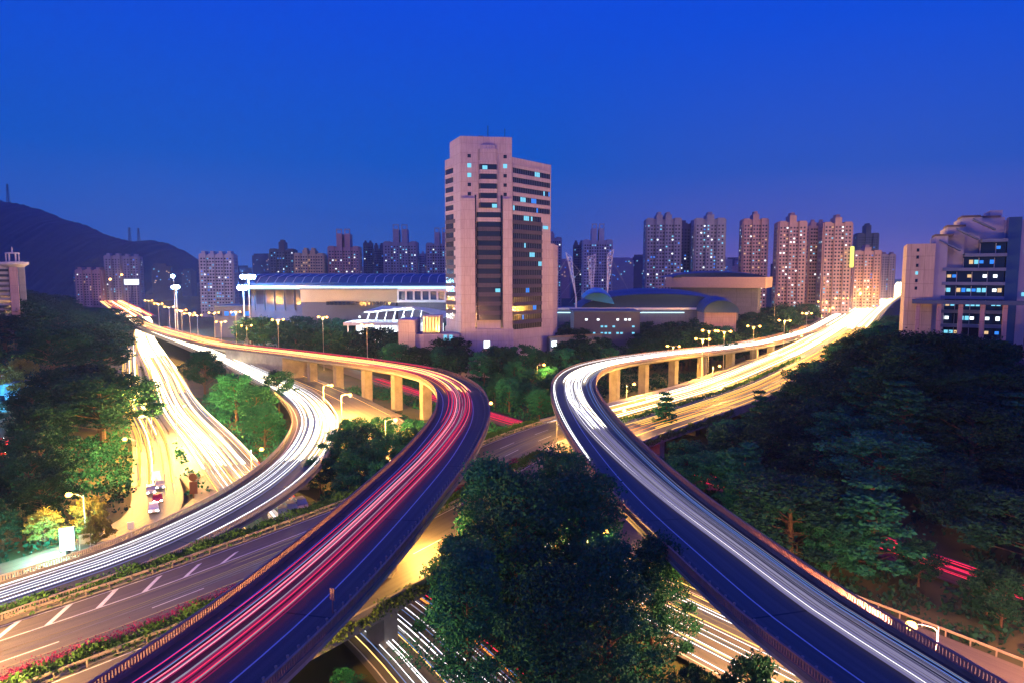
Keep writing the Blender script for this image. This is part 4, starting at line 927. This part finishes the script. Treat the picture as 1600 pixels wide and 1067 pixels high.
for i in range(20): MB().box(-168+i*6.5, -167.6+i*6.5, 445, 446.0, 20, 34).build('column', MAT['hall_wall'], h1)
gl = MB()
for i in range(20): gl.box(-166.6+i*6.5, -161.8+i*6.5, 445.7, 446.2, 24, 33)
gl.build('window', MAT['glass_dark'], h1)
h2 = empty('exhibition_hall', (0, 0, 0), 0, 'tan windowless hall in front of the long blue roofed hall', 'hall')
MB().prism([(-124.6, 404.6), (-67.6, 398.6), (-66, 430), (-123, 434)], 0, 27).build('lower_storey', MAT['flat_wall_dark'], h2); MB().prism([(-125, 404), (-67, 398), (-66, 430), (-123, 434)], 27, 34).build('wall', MAT['flat_wall_warm'], h2); MB().prism([(-125.4, 403.4), (-66.6, 397.4), (-66.6, 398.6), (-125.4, 404.8)], 34, 35.2).build('cornice', MAT['concrete'], h2)  # lower storey's dimness put into a darker wall colour
ww = MB()
for i in range(16): ww.box(-108+i*2.4, -106.6+i*2.4, 397.2, 402.2-i*.24, 25.5, 27.5)
ww.build('window', MAT['glass_dark'], h2)
h3 = empty('colonnade', (0, 0, 0), 0, 'white colonnade wing running right from the tan hall to the tower', 'hall')
MB().box(-67, -30, 400, 432, 0, 27).build('wall', MAT['hall_wall'], h3); MB().box(-67.5, -29, 398.2, 401, 27, 28.4).box(-67.5, -29, 398.2, 401, 33.5, 35).build('beam', MAT['white_metal'], h3)
for i in range(9): MB().box(-67+i*4.6, -66+i*4.6, 398.6, 399.6, 28.4, 33.5).build('column', MAT['white_metal'], h3)
MB().box(-67, -30, 402, 432, 28.4, 33.5).build('window', MAT['glass_blue'], h3)
# low dim annex buildings at the floodlights
for k, (x0, x1, y0, z, lb) in enumerate([(-205, -165, 470, 21, 'low building glowing blue beneath the floodlights')]):
    o = empty('building', (0, 0, 0), 0, lb, 'building'); MB().box(x0, x1, y0, y0+25, 0, z).build('wall', MAT['flat_wall_dark'], o); MB().box(x0-.5, x1+.5, y0-.5, y0+25.5, z, z+1).build('roof', MAT['hall_roof'], o)
    for i in range(6): MB().box(x0+2+i*4.8, x0+5+i*4.8, y0-.1, y0+.2, z-6, z-3).build('lit_window' if i % 3 else 'window', MAT['lit_blue' if i % 3 else 'glass_dark'], o)
# white lit entrance canopy
ec = empty('entrance_canopy', (0, 0, 0), 0, 'brilliant white lit entrance canopy with sloping ribs beside the lone lamp', 'canopy')
cn = MB(); Yc = 345
cn.v = [(-75, Yc, 24.5), (-50, Yc-6, 27.5), (-43, Yc+8, 26.0), (-34, Yc-4, 22.0), (-33, Yc+24, 23), (-70, Yc+24, 26.5), (-75, Yc, 23.9), (-50, Yc-6, 26.9), (-43, Yc+8, 25.4), (-34, Yc-4, 21.4), (-33, Yc+24, 22.4), (-70, Yc+24, 25.9)]
cn.f = [(0, 1, 2, 5), (1, 2, 3), (2, 3, 4, 5), (6, 11, 8, 7), (7, 9, 8), (8, 11, 10, 9), (0, 6, 7, 1), (1, 7, 9, 3), (3, 9, 10, 4), (4, 10, 11, 5), (5, 11, 6, 0)]
cn.build('roof', MAT['membrane'], ec)
lw = MB().box(-82, -46, Yc-14, Yc+8, 18.6, 20.0); lw.build('lower_roof', MAT['membrane'], ec)
for i in range(10): MB().tube((-80+i*4.0, Yc-13, 0), (-80+i*4.0, Yc-13, 18.6), .3).build('column', MAT['white_metal'], ec)
for i in range(9): MB().tube((-73+i*4.4, Yc-3, 20), (-72+i*4.4, Yc+1, 24.2+(i if i < 5 else 9-i)*.4), .25).build('rib', MAT['white_metal'], ec)
gw = MB()
for i in range(15): gw.box(-80+i*3.0, -77.3+i*3.0, Yc+6, Yc+6.2, 2, 18.4)
gw.build('glass_wall', MAT['lit_white'], ec)
for i in range(4):
    l = bpy.data.lights.new('ceiling_light', 'POINT'); l.energy = 50000; l.color = (.75, .95, 1); l.shadow_soft_size = 1
    lo = bpy.data.objects.new('ceiling_light', l); C.objects.link(lo); lo.parent = ec; lo.location = (-76+i*11, Yc-5, 16.5 if i % 2 else 21.5)
    MB().ball(((-76+i*11), Yc-5, 17.2 if i % 2 else 22.2), .6, 8).build('ceiling_lamp', MAT['lit_white'], ec)
# floodlight masts
def flood(px, py, Y, n, power, lb, zb=0):
    p = atd(px, py, Y); e = empty('floodlight_mast', (p.x, Y, zb), 0, lb, 'floodlight'); h = p.z-zb
    MB().tube((0, 0, 0), (0, 0, h), .6, .3, 8).build('pole', MAT['pole_paint'], e)
    MB().box(-n*.9, n*.9, -.3, .1, h-1.5, h+1.5).build('bracket', MAT['dark_metal'], e)
    bm_ = MB().ball((0, 0, 0), 1.3, 10).mesh('flood_lamp', MAT['flood_lamp'], True)
    for i in range(n): inst('flood_lamp', bm_, e, (-n*.9+.9+i*1.8, -1.1, h))
    l = bpy.data.lights.new('flood_light', 'POINT'); l.energy = power*.7; l.color = (.10, .42, 1); l.shadow_soft_size = 1.5
    lo = bpy.data.objects.new('flood_light', l); C.objects.link(lo); lo.parent = e; lo.location = (0, -4, h)
flood(388, 433, 430, 5, 260000, 'floodlight mast with dazzling blue white lamps, the upper of the close pair'); flood(380, 450, 400, 3, 180000, 'lower blue white floodlight mast below the dazzling one')
flood(275, 449, 520, 3, 200000, 'blue white floodlight mast above the left highway'); flood(271, 432, 540, 1, 1, 'small orange topped mast above the left blue floodlight')
# billboard far left
p = atd(205, 441, 760); bb = empty('billboard', (p.x, 760, 8), 0, 'small white lit billboard beside the far left highway', 'billboard')
MB().box(-8, 8, 0, .8, p.z-8-3, p.z-8+3).build('panel', MAT['lit_white'], bb); MB().tube((-5, .5, 0), (-5, .5, p.z-11), .4).tube((5, .5, 0), (5, .5, p.z-11), .4).build('post', MAT['pole_paint'], bb)

# masts, domes and beam building right of the tower
for bx, by, tops, lb in [(900, 464, [(884, 395), (893, 402)], 'white lattice mast leaning left, leftmost of three beside the blue canopy'), (925, 466, [(918, 402), (931, 397)], 'middle white lattice mast of three beside the blue canopy'), (949, 457, [(949, 398), (959, 390)], 'white lattice mast leaning right, rightmost of three')]:
    b0 = atd(bx, by, 400); e = empty('lattice_mast', (b0.x, 400, 0), 0, lb, 'mast', 'white lattice masts')
    t0 = atd(tops[0][0], tops[0][1], 398); t1 = atd(tops[1][0], tops[1][1], 403); base = Vector((0, 0, b0.z)); off_ = Vector((b0.x, 400, 0))
    a = t0-off_; b = t1-off_; c = (a+b)/2+Vector((0, 6, -1)); m_ = MB(); m_.tube((0, 0, 0), base, .7, .5)
    for q in (a, b, c): m_.tube(base, q, .24, .16, 5)
    for k in range(1, 9):
        f_ = k/8; ps = [base.lerp(q, f_) for q in (a, b, c)]; pv = [base.lerp(q, f_-.125) for q in (a, b, c)]
        for i in range(3): m_.tube(ps[i], ps[(i+1) % 3], .10, k=4); m_.tube(pv[i], ps[(i+1) % 3], .09, k=4)
    m_.build('lattice', MAT['white_metal'], e)
    cb = MB(); 
    for sx in (-1, 1): cb.tube(c, (sx*20, 22, 26), .07, k=4)
    cb.build('cable', MAT['white_metal'], e)
def shell(name, cx, cy, rx, ry, z0, h, m, parent, a0=0, a1=math.pi, nseg=24, rings=8):
    mb = MB()
    for j in range(rings+1):
        f = j/rings; 
        for i in range(nseg+1):
            a = a0+(a1-a0)*i/nseg; mb.v.append((cx+math.cos(a)*rx, cy+(f-.5)*2*ry, z0+math.sin(a)*h*(1-.25*(2*f-1)**2)))
    n1 = nseg+1
    for j in range(rings):
        for i in range(nseg): mb.f.append((j*n1+i, j*n1+i+1, (j+1)*n1+i+1, (j+1)*n1+i))
    mb.f.append(tuple(range(n1)))
    return mb.build(name, m, parent, True)
st = empty('sports_hall', (0, 0, 0), 0, 'wide low hall with a dark arched roof right of the white masts', 'hall')
shell('roof', 85, 420, 45, 22, 23, 12, MAT['hall_roof'], st); MB().box(18, 132, 398, 440, 0, 22.8).build('wall', MAT['hall_wall'], st)
MB().box(17, 118, 396.4, 398, 22.9, 24.0).build('eave', MAT['white_metal'], st); MB().box(17, 100, 395.9, 396.3, 21.0, 21.5).build('strip_light', MAT['strip_light'], st)
bc = empty('glass_canopy', (0, 0, 0), 0, 'small pale blue curved canopy at the foot of the white masts', 'canopy')
shell('roof', 49, 400, 10, 7, 24.6, 11, mat('canopy_blue', (.10, .38, .62), .4), bc, 0.2, math.pi-.6)
dm = empty('arched_hall', (0, 0, 0), 0, 'small arched hall with a warm lit end at the right of the dark arched roof', 'hall')
shell('roof', 117, 395, 10, 14, 22, 9, MAT['hall_roof'], dm); MB().box(108, 126, 383, 407, 0, 22).build('wall', MAT['flat_wall_pink'], dm)
bbx = empty('beam_building', (0, 0, 0), 0, 'long tan beam shaped building floating above the arched roofs', 'building')
MB().prism([(112, 500), (174, 470), (190, 500), (128, 530)], 34, 41.5).build('wall', mat('beam_tan', (.50, .36, .27), .8, var=.06), bbx); MB().prism([(118, 505), (172, 478), (180, 495), (126, 522)], 0, 34).build('lower_storey', MAT['hall_wall'], bbx)
bw_ = MB(); Mx, Lx = frame2((112, 500), (174, 470))
for i in range(14): bw_.box(2+i*4.8, 5.4+i*4.8, -.08, .1, 36.6, 39.4, Mx)
sh = shell('roof', 150, 515, 34, 20, 41, 5, MAT['hall_roof'], bbx)
# dark building with lit window rows
db = empty('building', (0, 0, 0), 0, 'dark low building with two rows of cold lit windows right of the tower', 'building')
MB().box(30, 62, 330, 350, 0, 25).build('wall', MAT['flat_wall_dark'], db); MB().box(29.5, 62.5, 329.5, 350.5, 25, 25.8).build('roof', MAT['hall_roof'], db)
for i in range(13):
    for z in (21.5, 18.2, 15):
        if brn.random() < .62: inst('lit_window', WM['lit_white' if z > 20 else 'lit_cool'], db, (36+i*1.9, 329.95, z)).scale = (.9, 1, .7)

# hospital like stepped block at the right edge
mat('balcony_blue', (.16, .22, .33), .8, var=.15, scale=.4); OB = Vector((98.6, 172, 0)); AB = R(-27)
rbk = empty('stepped_building', OB, AB, 'stepped terraced building with rows of cold lit windows at the right edge', 'building')
Yb = 0
def X(px):
    k = (px-800)/FPX; return (k*OB.y-OB.x)/(math.cos(AB)-k*math.sin(AB))
def Z(py, px=1500): return HC+(430-py)/FPX*(OB.y+X(px)*math.sin(AB))
wl = MB()
sl_ = MB().box(X(1412), X(1456), Yb-1, Yb+16, 0, Z(381)); sl_.build('wall', MAT['cream_wall'], rbk)
wl.box(X(1456), X(1476), Yb+1, Yb+16, 0, Z(369)); wl.box(X(1476), X(1504), Yb+4, Yb+22, 0, Z(354)); wl.box(X(1500), X(1532), Yb+6, Yb+24, 0, Z(339)); wl.box(X(1532), X(1569), Yb+7, Yb+26, 0, Z(340)); wl.box(X(1547), X(1567), Yb+9, Yb+20, Z(340), Z(328))
wl.box(X(1569), X(1680), Yb+6, Yb+26, 0, Z(345))
wl.build('wall', MAT['flat_wall_white'], rbk)
for x0_, y0_, zt_ in ((1476, 4, 354), (1500, 6, 339), (1532, 7, 340), (1456, 1, 369)):
    MB().box(X(x0_)-.15, X(x0_)+3.8, Yb+y0_-.25, Yb+y0_+9, Z(zt_), Z(zt_)+.45).build('roof_edge', MAT['concrete_dark'], rbk)
for k, py in enumerate((391, 402, 415, 427, 439, 451)): MB().box(X(1427), X(1431), Yb-1.12, Yb-.9, Z(py+2.5), Z(py-2.5)).build('window', MAT['lit_cool' if k == 3 else 'glass_dark'], rbk)
fz = [Z(375+22*i) for i in range(9)]
for i, z in enumerate(fz):
    x0 = X(1470 if i > 1 else (1503 if i == 1 else 1528)); x1 = X(1569)
    bl = MB().box(x0, x1, Yb+.6, Yb+6.5, z-.75, z).build('balcony', MAT['balcony_blue'], rbk)
    b = MB().box(x0, x1, Yb+3.0, Yb+6.8, z-3.6, z-.75).build('window_band', MAT['glass_dark'], rbk)
    n = int((x1-x0)/1.05)
    for k in range(n):
        r_ = brn.random()
        MB().box(x0+k*1.05, x0+k*1.05+.12, Yb+2.8, Yb+3.0, z-3.6, z-1.0).build('mullion', MAT['flat_wall_white'], b) if k % 3 == 0 else None
        if r_ < (.30 if i < 2 else .60):
            o = inst('lit_window', WM[brn.choice(['lit_cool', 'lit_white', 'lit_cool', 'lit_warm', 'lit_blue'])], b, (x0+k*1.05+.6, Yb+2.96, z-2.0)); o.scale = (.6, 1, brn.choice((.6, .8)))
for z in (Z(348), Z(370)):
    pass
gt = MB().box(X(1571), X(1592), Yb+3, Yb+6.2, 0, Z(342)).build('stair_tower', MAT['glass_blue'], rbk)
for i in range(3):                                        # sloping roofs over the terraces
    xx = X((1462, 1488, 1513)[i]); zz = Z((374, 357, 343)[i]); s_ = MB(); s_.quad((xx, Yb+.5, zz), (xx+4.6, Yb+.5, zz-2.6), (xx+4.6, Yb+3, zz-2.6), (xx, Yb+3, zz)); s_.quad((xx, Yb+.5, zz-.4), (xx, Yb+3, zz-.4), (xx+4.6, Yb+3, zz-3), (xx+4.6, Yb+.5, zz-3)); s_.quad((xx, Yb+.5, zz), (xx, Yb+.5, zz-.4), (xx+4.6, Yb+.5, zz-3), (xx+4.6, Yb+.5, zz-2.6)); s_.build('sloping_roof', MAT['balcony_blue'], rbk)
for i in range(5):
    for k in range(3):
        if brn.random() < .5: inst('lit_window', WM['lit_cool'], rbk, (X(1594)+1.5+k*2.2, Yb+5.95, Z(372+22*i))).scale = (.6, 1, .7)
cw = empty('covered_walkway', OB, AB, 'dark flat canopy on columns before the stepped building', 'canopy')
MB().box(X(1424), X(1660), Yb-4, Yb-.9, Z(475), Z(469)).build('roof', MAT['hall_roof'], cw)
for i in range(10): MB().box(X(1430)+i*4.4, X(1430)+.9+i*4.4, Yb-3.4, Yb-2.6, 0, Z(475)-.01).build('column', MAT['flat_wall_pink'], cw)
fb = empty('terrace_wall', OB, AB, 'dark low terrace wall with a lamp at the foot of the stepped building', 'wall')
MB().box(X(1500), X(1680), Yb-8, Yb-7.5, 0, Z(552)).build('wall', MAT['flat_wall_dark'], fb)
lr_ = MB()
for i in range(18): lr_.box(X(1560)+i*1.0, X(1560)+i*1.0+.08, Yb-7.8, Yb-7.7, Z(556), Z(556)+1)
lr_.build('railing', MAT['glass_blue'], fb)
MB().ball((X(1429), Yb-5.4, Z(531)), .3).build('lamp', MAT['lit_white'], fb); MB().tube((X(1429), Yb-5.4, 0), (X(1429), Yb-5.4, Z(531)-.2), .08).build('pole', MAT['pole_paint'], fb)

# buildings at the left edge
OL = Vector((-220.2, 300, 0)); AL = R(35)
lb_ = empty('clock_building', OL, AL, 'white banded building with a round topped tower at the left edge', 'building')
Yl = 0
def Xl(px):
    k = (px-800)/FPX; return (k*OL.y-OL.x)/(math.cos(AL)-k*math.sin(AL))
def Zl(py): return HC+(430-py)/FPX*OL.y
MB().box(Xl(-60), Xl(17), Yl, Yl+25, 0, Zl(411)).build('wall', MAT['flat_wall_white'], lb_)
for i in range(9): 
    z = Zl(421+8*i); MB().box(Xl(-60), Xl(17), Yl-.5, Yl+.2, z-1.1, z).build('window_band', MAT['glass_dark'], lb_)
MB().box(Xl(18), Xl(31), Yl-3, Yl+8, 0, Zl(418)).build('tower', MAT['flat_wall_pink'], lb_)
tt = MB(); c_ = ((Xl(18)+Xl(31))/2, Yl+2)
for z0, z1, ra, rb_ in ((Zl(418), Zl(414), 4, 5.5), (Zl(414), Zl(410), 5.8, 5.8), (Zl(410), Zl(409), 2.6, 2.6), (Zl(397), Zl(395), 2.8, 2.6), (Zl(395), Zl(386), .4, .1)): tt.tube((c_[0], c_[1], z0), (c_[0], c_[1], z1), ra, rb_, 14)
for k in range(6): a = k*1.047; tt.tube((c_[0]+2.3*math.cos(a), c_[1]+2.3*math.sin(a), Zl(409)), (c_[0]+2.3*math.cos(a), c_[1]+2.3*math.sin(a), Zl(397)), .3)
tt.build('lantern', MAT['flat_wall_white'], lb_); MB().box(Xl(32), Xl(42), Yl+10, Yl+24, 0, Zl(408)).build('rear_wing', MAT['flat_wall'], lb_)
bl_ = empty('kiosk_building', (0, 0, 0), 0, 'blue lit low building with awnings at the left edge among the trees', 'building')
q0 = at(0, 650, 0); 
MB().box(-175, -146, 200, 215, 0, 11).build('wall', mat('blue_wall', (.10, .35, .62), .8), bl_); MB().box(-176, -145.5, 199.4, 215.6, 11, 11.6).build('roof', MAT['flat_wall_dark'], bl_)
MB().box(-176, -144, 192, 200, 4.2, 4.7).build('awning', mat('awning_teal', (.20, .65, .75), .6), bl_)
for x in (-160, -156.5, -152.0, -149): MB().box(x, x+1.5, 199.8, 200.2, 5.6, 7.6).build('window', MAT['glass_dark'], bl_)
for x in (-153.2, -149.2): MB().box(x, x+1.6, 191.6, 192.4, 2.6, 3.6).build('lit_sign', MAT['lit_white'], bl_)
l = bpy.data.lights.new('awning_light', 'POINT'); l.energy = 30000; l.color = (.3, .75, 1); l.shadow_soft_size = .4
lo = bpy.data.objects.new('awning_light', l); C.objects.link(lo); lo.parent = bl_; lo.location = (-150, 188, 8)
MB().ball((-150, 188, 8), .3).tube((-150, 188, 0), (-150, 188, 8), .1).build('lamp_post', MAT['pole_paint'], bl_)
ft = empty('footbridge', (0, 0, 0), 0, 'short red and white canopied footbridge beside the blue lit building', 'footbridge')
m_ = MB(); m_.box(-158, -132, 215.9, 218, 8.2, 8.8); m_.build('deck', mat('red_paint', (.45, .05, .05), .6), ft); MB().box(-158, -132, 215.7, 215.95, 8.8, 9.8).build('railing', MAT['flat_wall_white'], ft); MB().box(-140.5, -139.3, 216, 217.6, 0, 8.2).build('column', MAT['concrete'], ft)

# glowing light box, signs
p = at(107, 868, 0); lx = empty('light_box', (p.x, p.y, 0), .35, 'glowing white green advertising light box on the street corner', 'light box')
MB().box(-1.05, 1.05, -.25, .25, .9, 4.6).build('frame', MAT['dark_metal'], lx); MB().box(-.95, .95, -.3, .3, 1.0, 4.5).build('lit_panel', MAT['box_light'], lx); MB().box(-.3, .3, -.15, .15, 0, .9).build('post', MAT['dark_metal'], lx)
l = bpy.data.lights.new('panel_glow', 'POINT'); l.energy = 14000; l.color = (.25, 1, .75); l.shadow_soft_size = .5
lo = bpy.data.objects.new('panel_glow', l); C.objects.link(lo); lo.parent = lx; lo.location = (-2.0, -.8, 2.6)
p = at(303, 778, 0); sp = empty('sign_post', (p.x, p.y, 0), .3, 'dark sign post with a round plate on the bright street', 'sign post')
MB().tube((0, 0, 0), (0, 0, 4.6), .14).build('pole', MAT['orange_paint'], sp); MB().tube((0, -.12, 4.2), (0, .0, 4.2), .75, .75, 16).build('round_plate', MAT['orange_paint'], sp); MB().box(-.7, .7, -.12, .12, .9, 3.3).build('panel', MAT['orange_paint'], sp)
p = at(205, 838, 0); sp2 = empty('sign_post', (p.x, p.y, 0), .3, 'pale sign post at the kerb right of the yellow lit trees', 'sign post')
MB().tube((0, 0, 0), (0, 0, 2.2), .1).build('pole', MAT['white_metal'], sp2); MB().box(-.5, .5, -.1, .1, 1.3, 2.5).build('plate', MAT['white_metal'], sp2)
p = at(133, 860, 0); sp3 = empty('notice_board', (p.x, p.y, 0), .5, 'small orange lit notice board right of the glowing light box', 'sign')
MB().box(-.75, -.65, -.05, .05, 0, 2.6).box(.65, .75, -.05, .05, 0, 2.6).build('post', MAT['white_metal'], sp3); MB().box(-.75, .75, -.07, .07, 1.2, 2.7).build('plate', MAT['flat_wall_warm'], sp3)
q, n = LR.pos(37, 4.3); tsn = empty('road_sign', (q.x, q.y, q.z), -.6, 'small reddish sign on the right kerb of the red streaked flyover', 'sign post')
MB().tube((0, 0, 0), (0, 0, 2.3), .06).build('pole', MAT['rail_paint'], tsn); MB().box(-.28, .28, -.06, .06, 1.2, 2.3).build('plate', MAT['rail_paint'], tsn)

# ------------------------------------------------------------------ cars
def car_meshes():
    d = {}
    prof = [(-2.2, .45), (-2.15, .85), (-1.75, .98), (-1.15, 1.42), (.35, 1.45), (1.0, 1.0), (2.0, .85), (2.2, .6), (2.2, .4)]
    def ext(pr_, hw, top=None):
        mb = MB(); k = len(pr_)
        for s_ in (-1, 1):
            for x, z in pr_: mb.v.append((x, s_*hw*(1-.16*max(0, z-.95)/.5), z))
        for i in range(k): j = (i+1) % k; mb.f.append((i, j, k+j, k+i))
        mb.f += [tuple(range(k)), tuple(reversed(range(k, 2*k)))]; return mb
    d['body'] = ext(prof, .86)
    d['glass'] = ext([(-1.66, 1.02), (-1.12, 1.38), (.33, 1.41), (.93, 1.02)], .875).mesh('windows', MAT['glass_dark'])
    wm_ = MB().tube((0, -.12, 0), (0, .12, 0), .33, .33, 14).mesh('wheel', MAT['tyre']); d['wheel'] = wm_
    d['hl'] = MB().box(2.12, 2.26, -.16, .16, .56, .76).mesh('headlight', MAT['headlight']); d['tl'] = MB().box(-2.26, -2.1, -.16, .16, .66, .86).mesh('taillight', MAT['taillight'])
    return d
CM = car_meshes(); CB = {}
def car(x, y, z, rz, paint, label, group, lights=True, van=False):
    e = empty('van' if van else 'car', (x, y, z), rz, label, 'van' if van else 'car', group)
    if paint not in CB: CB[paint] = CM['body'].mesh('body', MAT[paint])
    b = inst('body', CB[paint], e); g = inst('windows', CM['glass'], e)
    if van: b.scale = (1.15, 1.1, 1.4); g.scale = (1.15, 1.1, 1.4)
    for wx in (-1.35, 1.35):
        for wy in (-.76, .76): inst('wheel', CM['wheel'], e, (wx, wy, .33))
    for s_ in (-.6, .6): inst('headlight', CM['hl'], e, (.15 if van else 0, s_, .1 if van else 0)); inst('taillight', CM['tl'], e, (-.2 if van else 0, s_, .1 if van else 0))
for i, (px, py, pt, lb) in enumerate([(240, 793, 'car_white', 'white car at the front of the queue on the glaring left street'), (246, 778, 'car_red', 'second car of the queue on the glaring left street'), (236, 765, 'car_silver', 'third car of the queue on the glaring left street'), (250, 757, 'car_silver', 'silver car beside the queue by the left wood'), (244, 744, 'car_white', 'rear white car of the queue on the glaring left street')]):
    p = at(px, py, .6); car(p.x, p.y, .05, R(-62), pt, lb, 'cars queued on the left street')
for i, d in enumerate(range(330, 560, 13)):
    q, n = GL.pos(d, 7.0 if i % 3 else 4.6, .05); t = math.atan2(n.x, -n.y)
    car(q.x, q.y, q.z, math.atan2(-(-n.x), -n.y)+0, brn.choice(['car_white', 'car_silver', 'car_white', 'car_black']), 'car waiting in the queue along the orange road beyond the loop', 'cars queued on the orange road')
for i, (px, py, lb) in enumerate([(438, 797, 'white van nearest the camera below the loop ramp'), (452, 790, 'middle white van below the loop ramp'), (467, 783, 'farthest white van below the loop ramp')]):
    p = at(px, py, 1.2); car(p.x, p.y, .05, R(125), 'car_white', lb, 'white vans on the low street', van=True)
for i in range(14):
    x = -118-(i % 5)*6.2-(i//5)*2; y = 146+(i//5)*9+(i % 5)*1.5
    car(x, y, ground_h(x, y)+.02, R(70+(i % 3)*5), ['car_red', 'car_red', 'car_silver', 'car_white', 'car_black'][i % 5], 'parked car in the dim car park at the left edge', 'cars parked at the left edge')
e = low_lamp(-128, 160, 8, 0, 'reddish lamp over the car park at the left edge', 2500, (1, .35, .25))

# ------------------------------------------------------------------ hills with pylons
def ridge(px, table):
    for (a, ya), (b, yb) in zip(table, table[1:]):
        if a <= px <= b: return ya+(yb-ya)*(px-a)/(b-a)
    return 431
tb = [(-400, 300), (-150, 305), (0, 314), (30, 319), (60, 327), (100, 343), (135, 353), (165, 367), (195, 376), (215, 378), (240, 376), (262, 381), (285, 391), (310, 407), (335, 425), (350, 431)]
mb = MB(); cols = list(range(-400, 352, 3)); rh = random.Random(9); depth = [1500, 1750, 2000, 2300, 2600, 3000]; fr_ = [0, .30, .58, .84, 1.0, .7]
for r_, Y in enumerate(depth):
    for px in cols:
        top = atd(px, ridge(px, tb), 2600); z = max(-2, (top.z-0)*fr_[r_]*(1 if 0 < r_ < 4 else 1)+ (rh.uniform(-9, 9) if 0 < r_ < 5 else 0))
        if r_ == 4: z = top.z+rh.uniform(-2.5, 2.5)
        mb.v.append((top.x*(Y/2600)**.6, Y, z if r_ else -3))
nc = len(cols)
for r_ in range(len(depth)-1):
    for i in range(nc-1): mb.f.append((r_*nc+i, r_*nc+i+1, (r_+1)*nc+i+1, (r_+1)*nc+i))
tag(mb.build('hills', MAT['hill'], smooth=True), kind='structure')
for px, yb, yt, lb in ((13, 316, 288, 'lattice pylon on the hill crest at the left edge'), (203, 378, 356, 'left one of the two pylons in the dip of the hills'), (217, 379, 357, 'right one of the two pylons in the dip of the hills')):
    b0 = atd(px, yb, 2600); t0 = atd(px, yt, 2600); h = t0.z-b0.z; wd = 9
    m_ = MB()
    for sx in (-1, 1):
        for sy in (-1, 1): m_.tube((b0.x+sx*wd/2, 2600+sy*wd/2, b0.z-6), (b0.x+sx*1, 2600+sy*1, b0.z+h), .9, .5, 4)
    for k in range(6):
        z0 = b0.z+h*k/6; z1 = b0.z+h*(k+1)/6; a = wd/2*(1-k/6)+1*(k/6); m_.tube((b0.x-a, 2596, z0), (b0.x+a, 2596, z1), .5, k=4).tube((b0.x+a, 2596, z0), (b0.x-a, 2596, z1), .5, k=4)
    for k in (.62, .78, .94): m_.tube((b0.x-8, 2600, b0.z+h*k), (b0.x+8, 2600, b0.z+h*k), .7, k=4)
    o = m_.build('pylon', MAT['dark_metal']); tag(o, lb, 'pylon', 'pylons on the hills')

# ------------------------------------------------------------------ dusk air
hz = MB().box(-3300, 3300, -120, 3200, -8, 300).build('haze'); tag(hz, kind='stuff')
m = bpy.data.materials.new('haze'); m.use_nodes = True; n = m.node_tree; n.nodes.clear()
o = n.nodes.new('ShaderNodeOutputMaterial'); v = n.nodes.new('ShaderNodeVolumePrincipled'); v.inputs['Density'].default_value = .00012
v.inputs['Color'].default_value = (.30, .48, 1.0, 1); v.inputs['Anisotropy'].default_value = .25
n.links.new(v.outputs[0], o.inputs['Volume']); hz.data.materials.append(m)

print('trees', NT, 'lamps', NL)
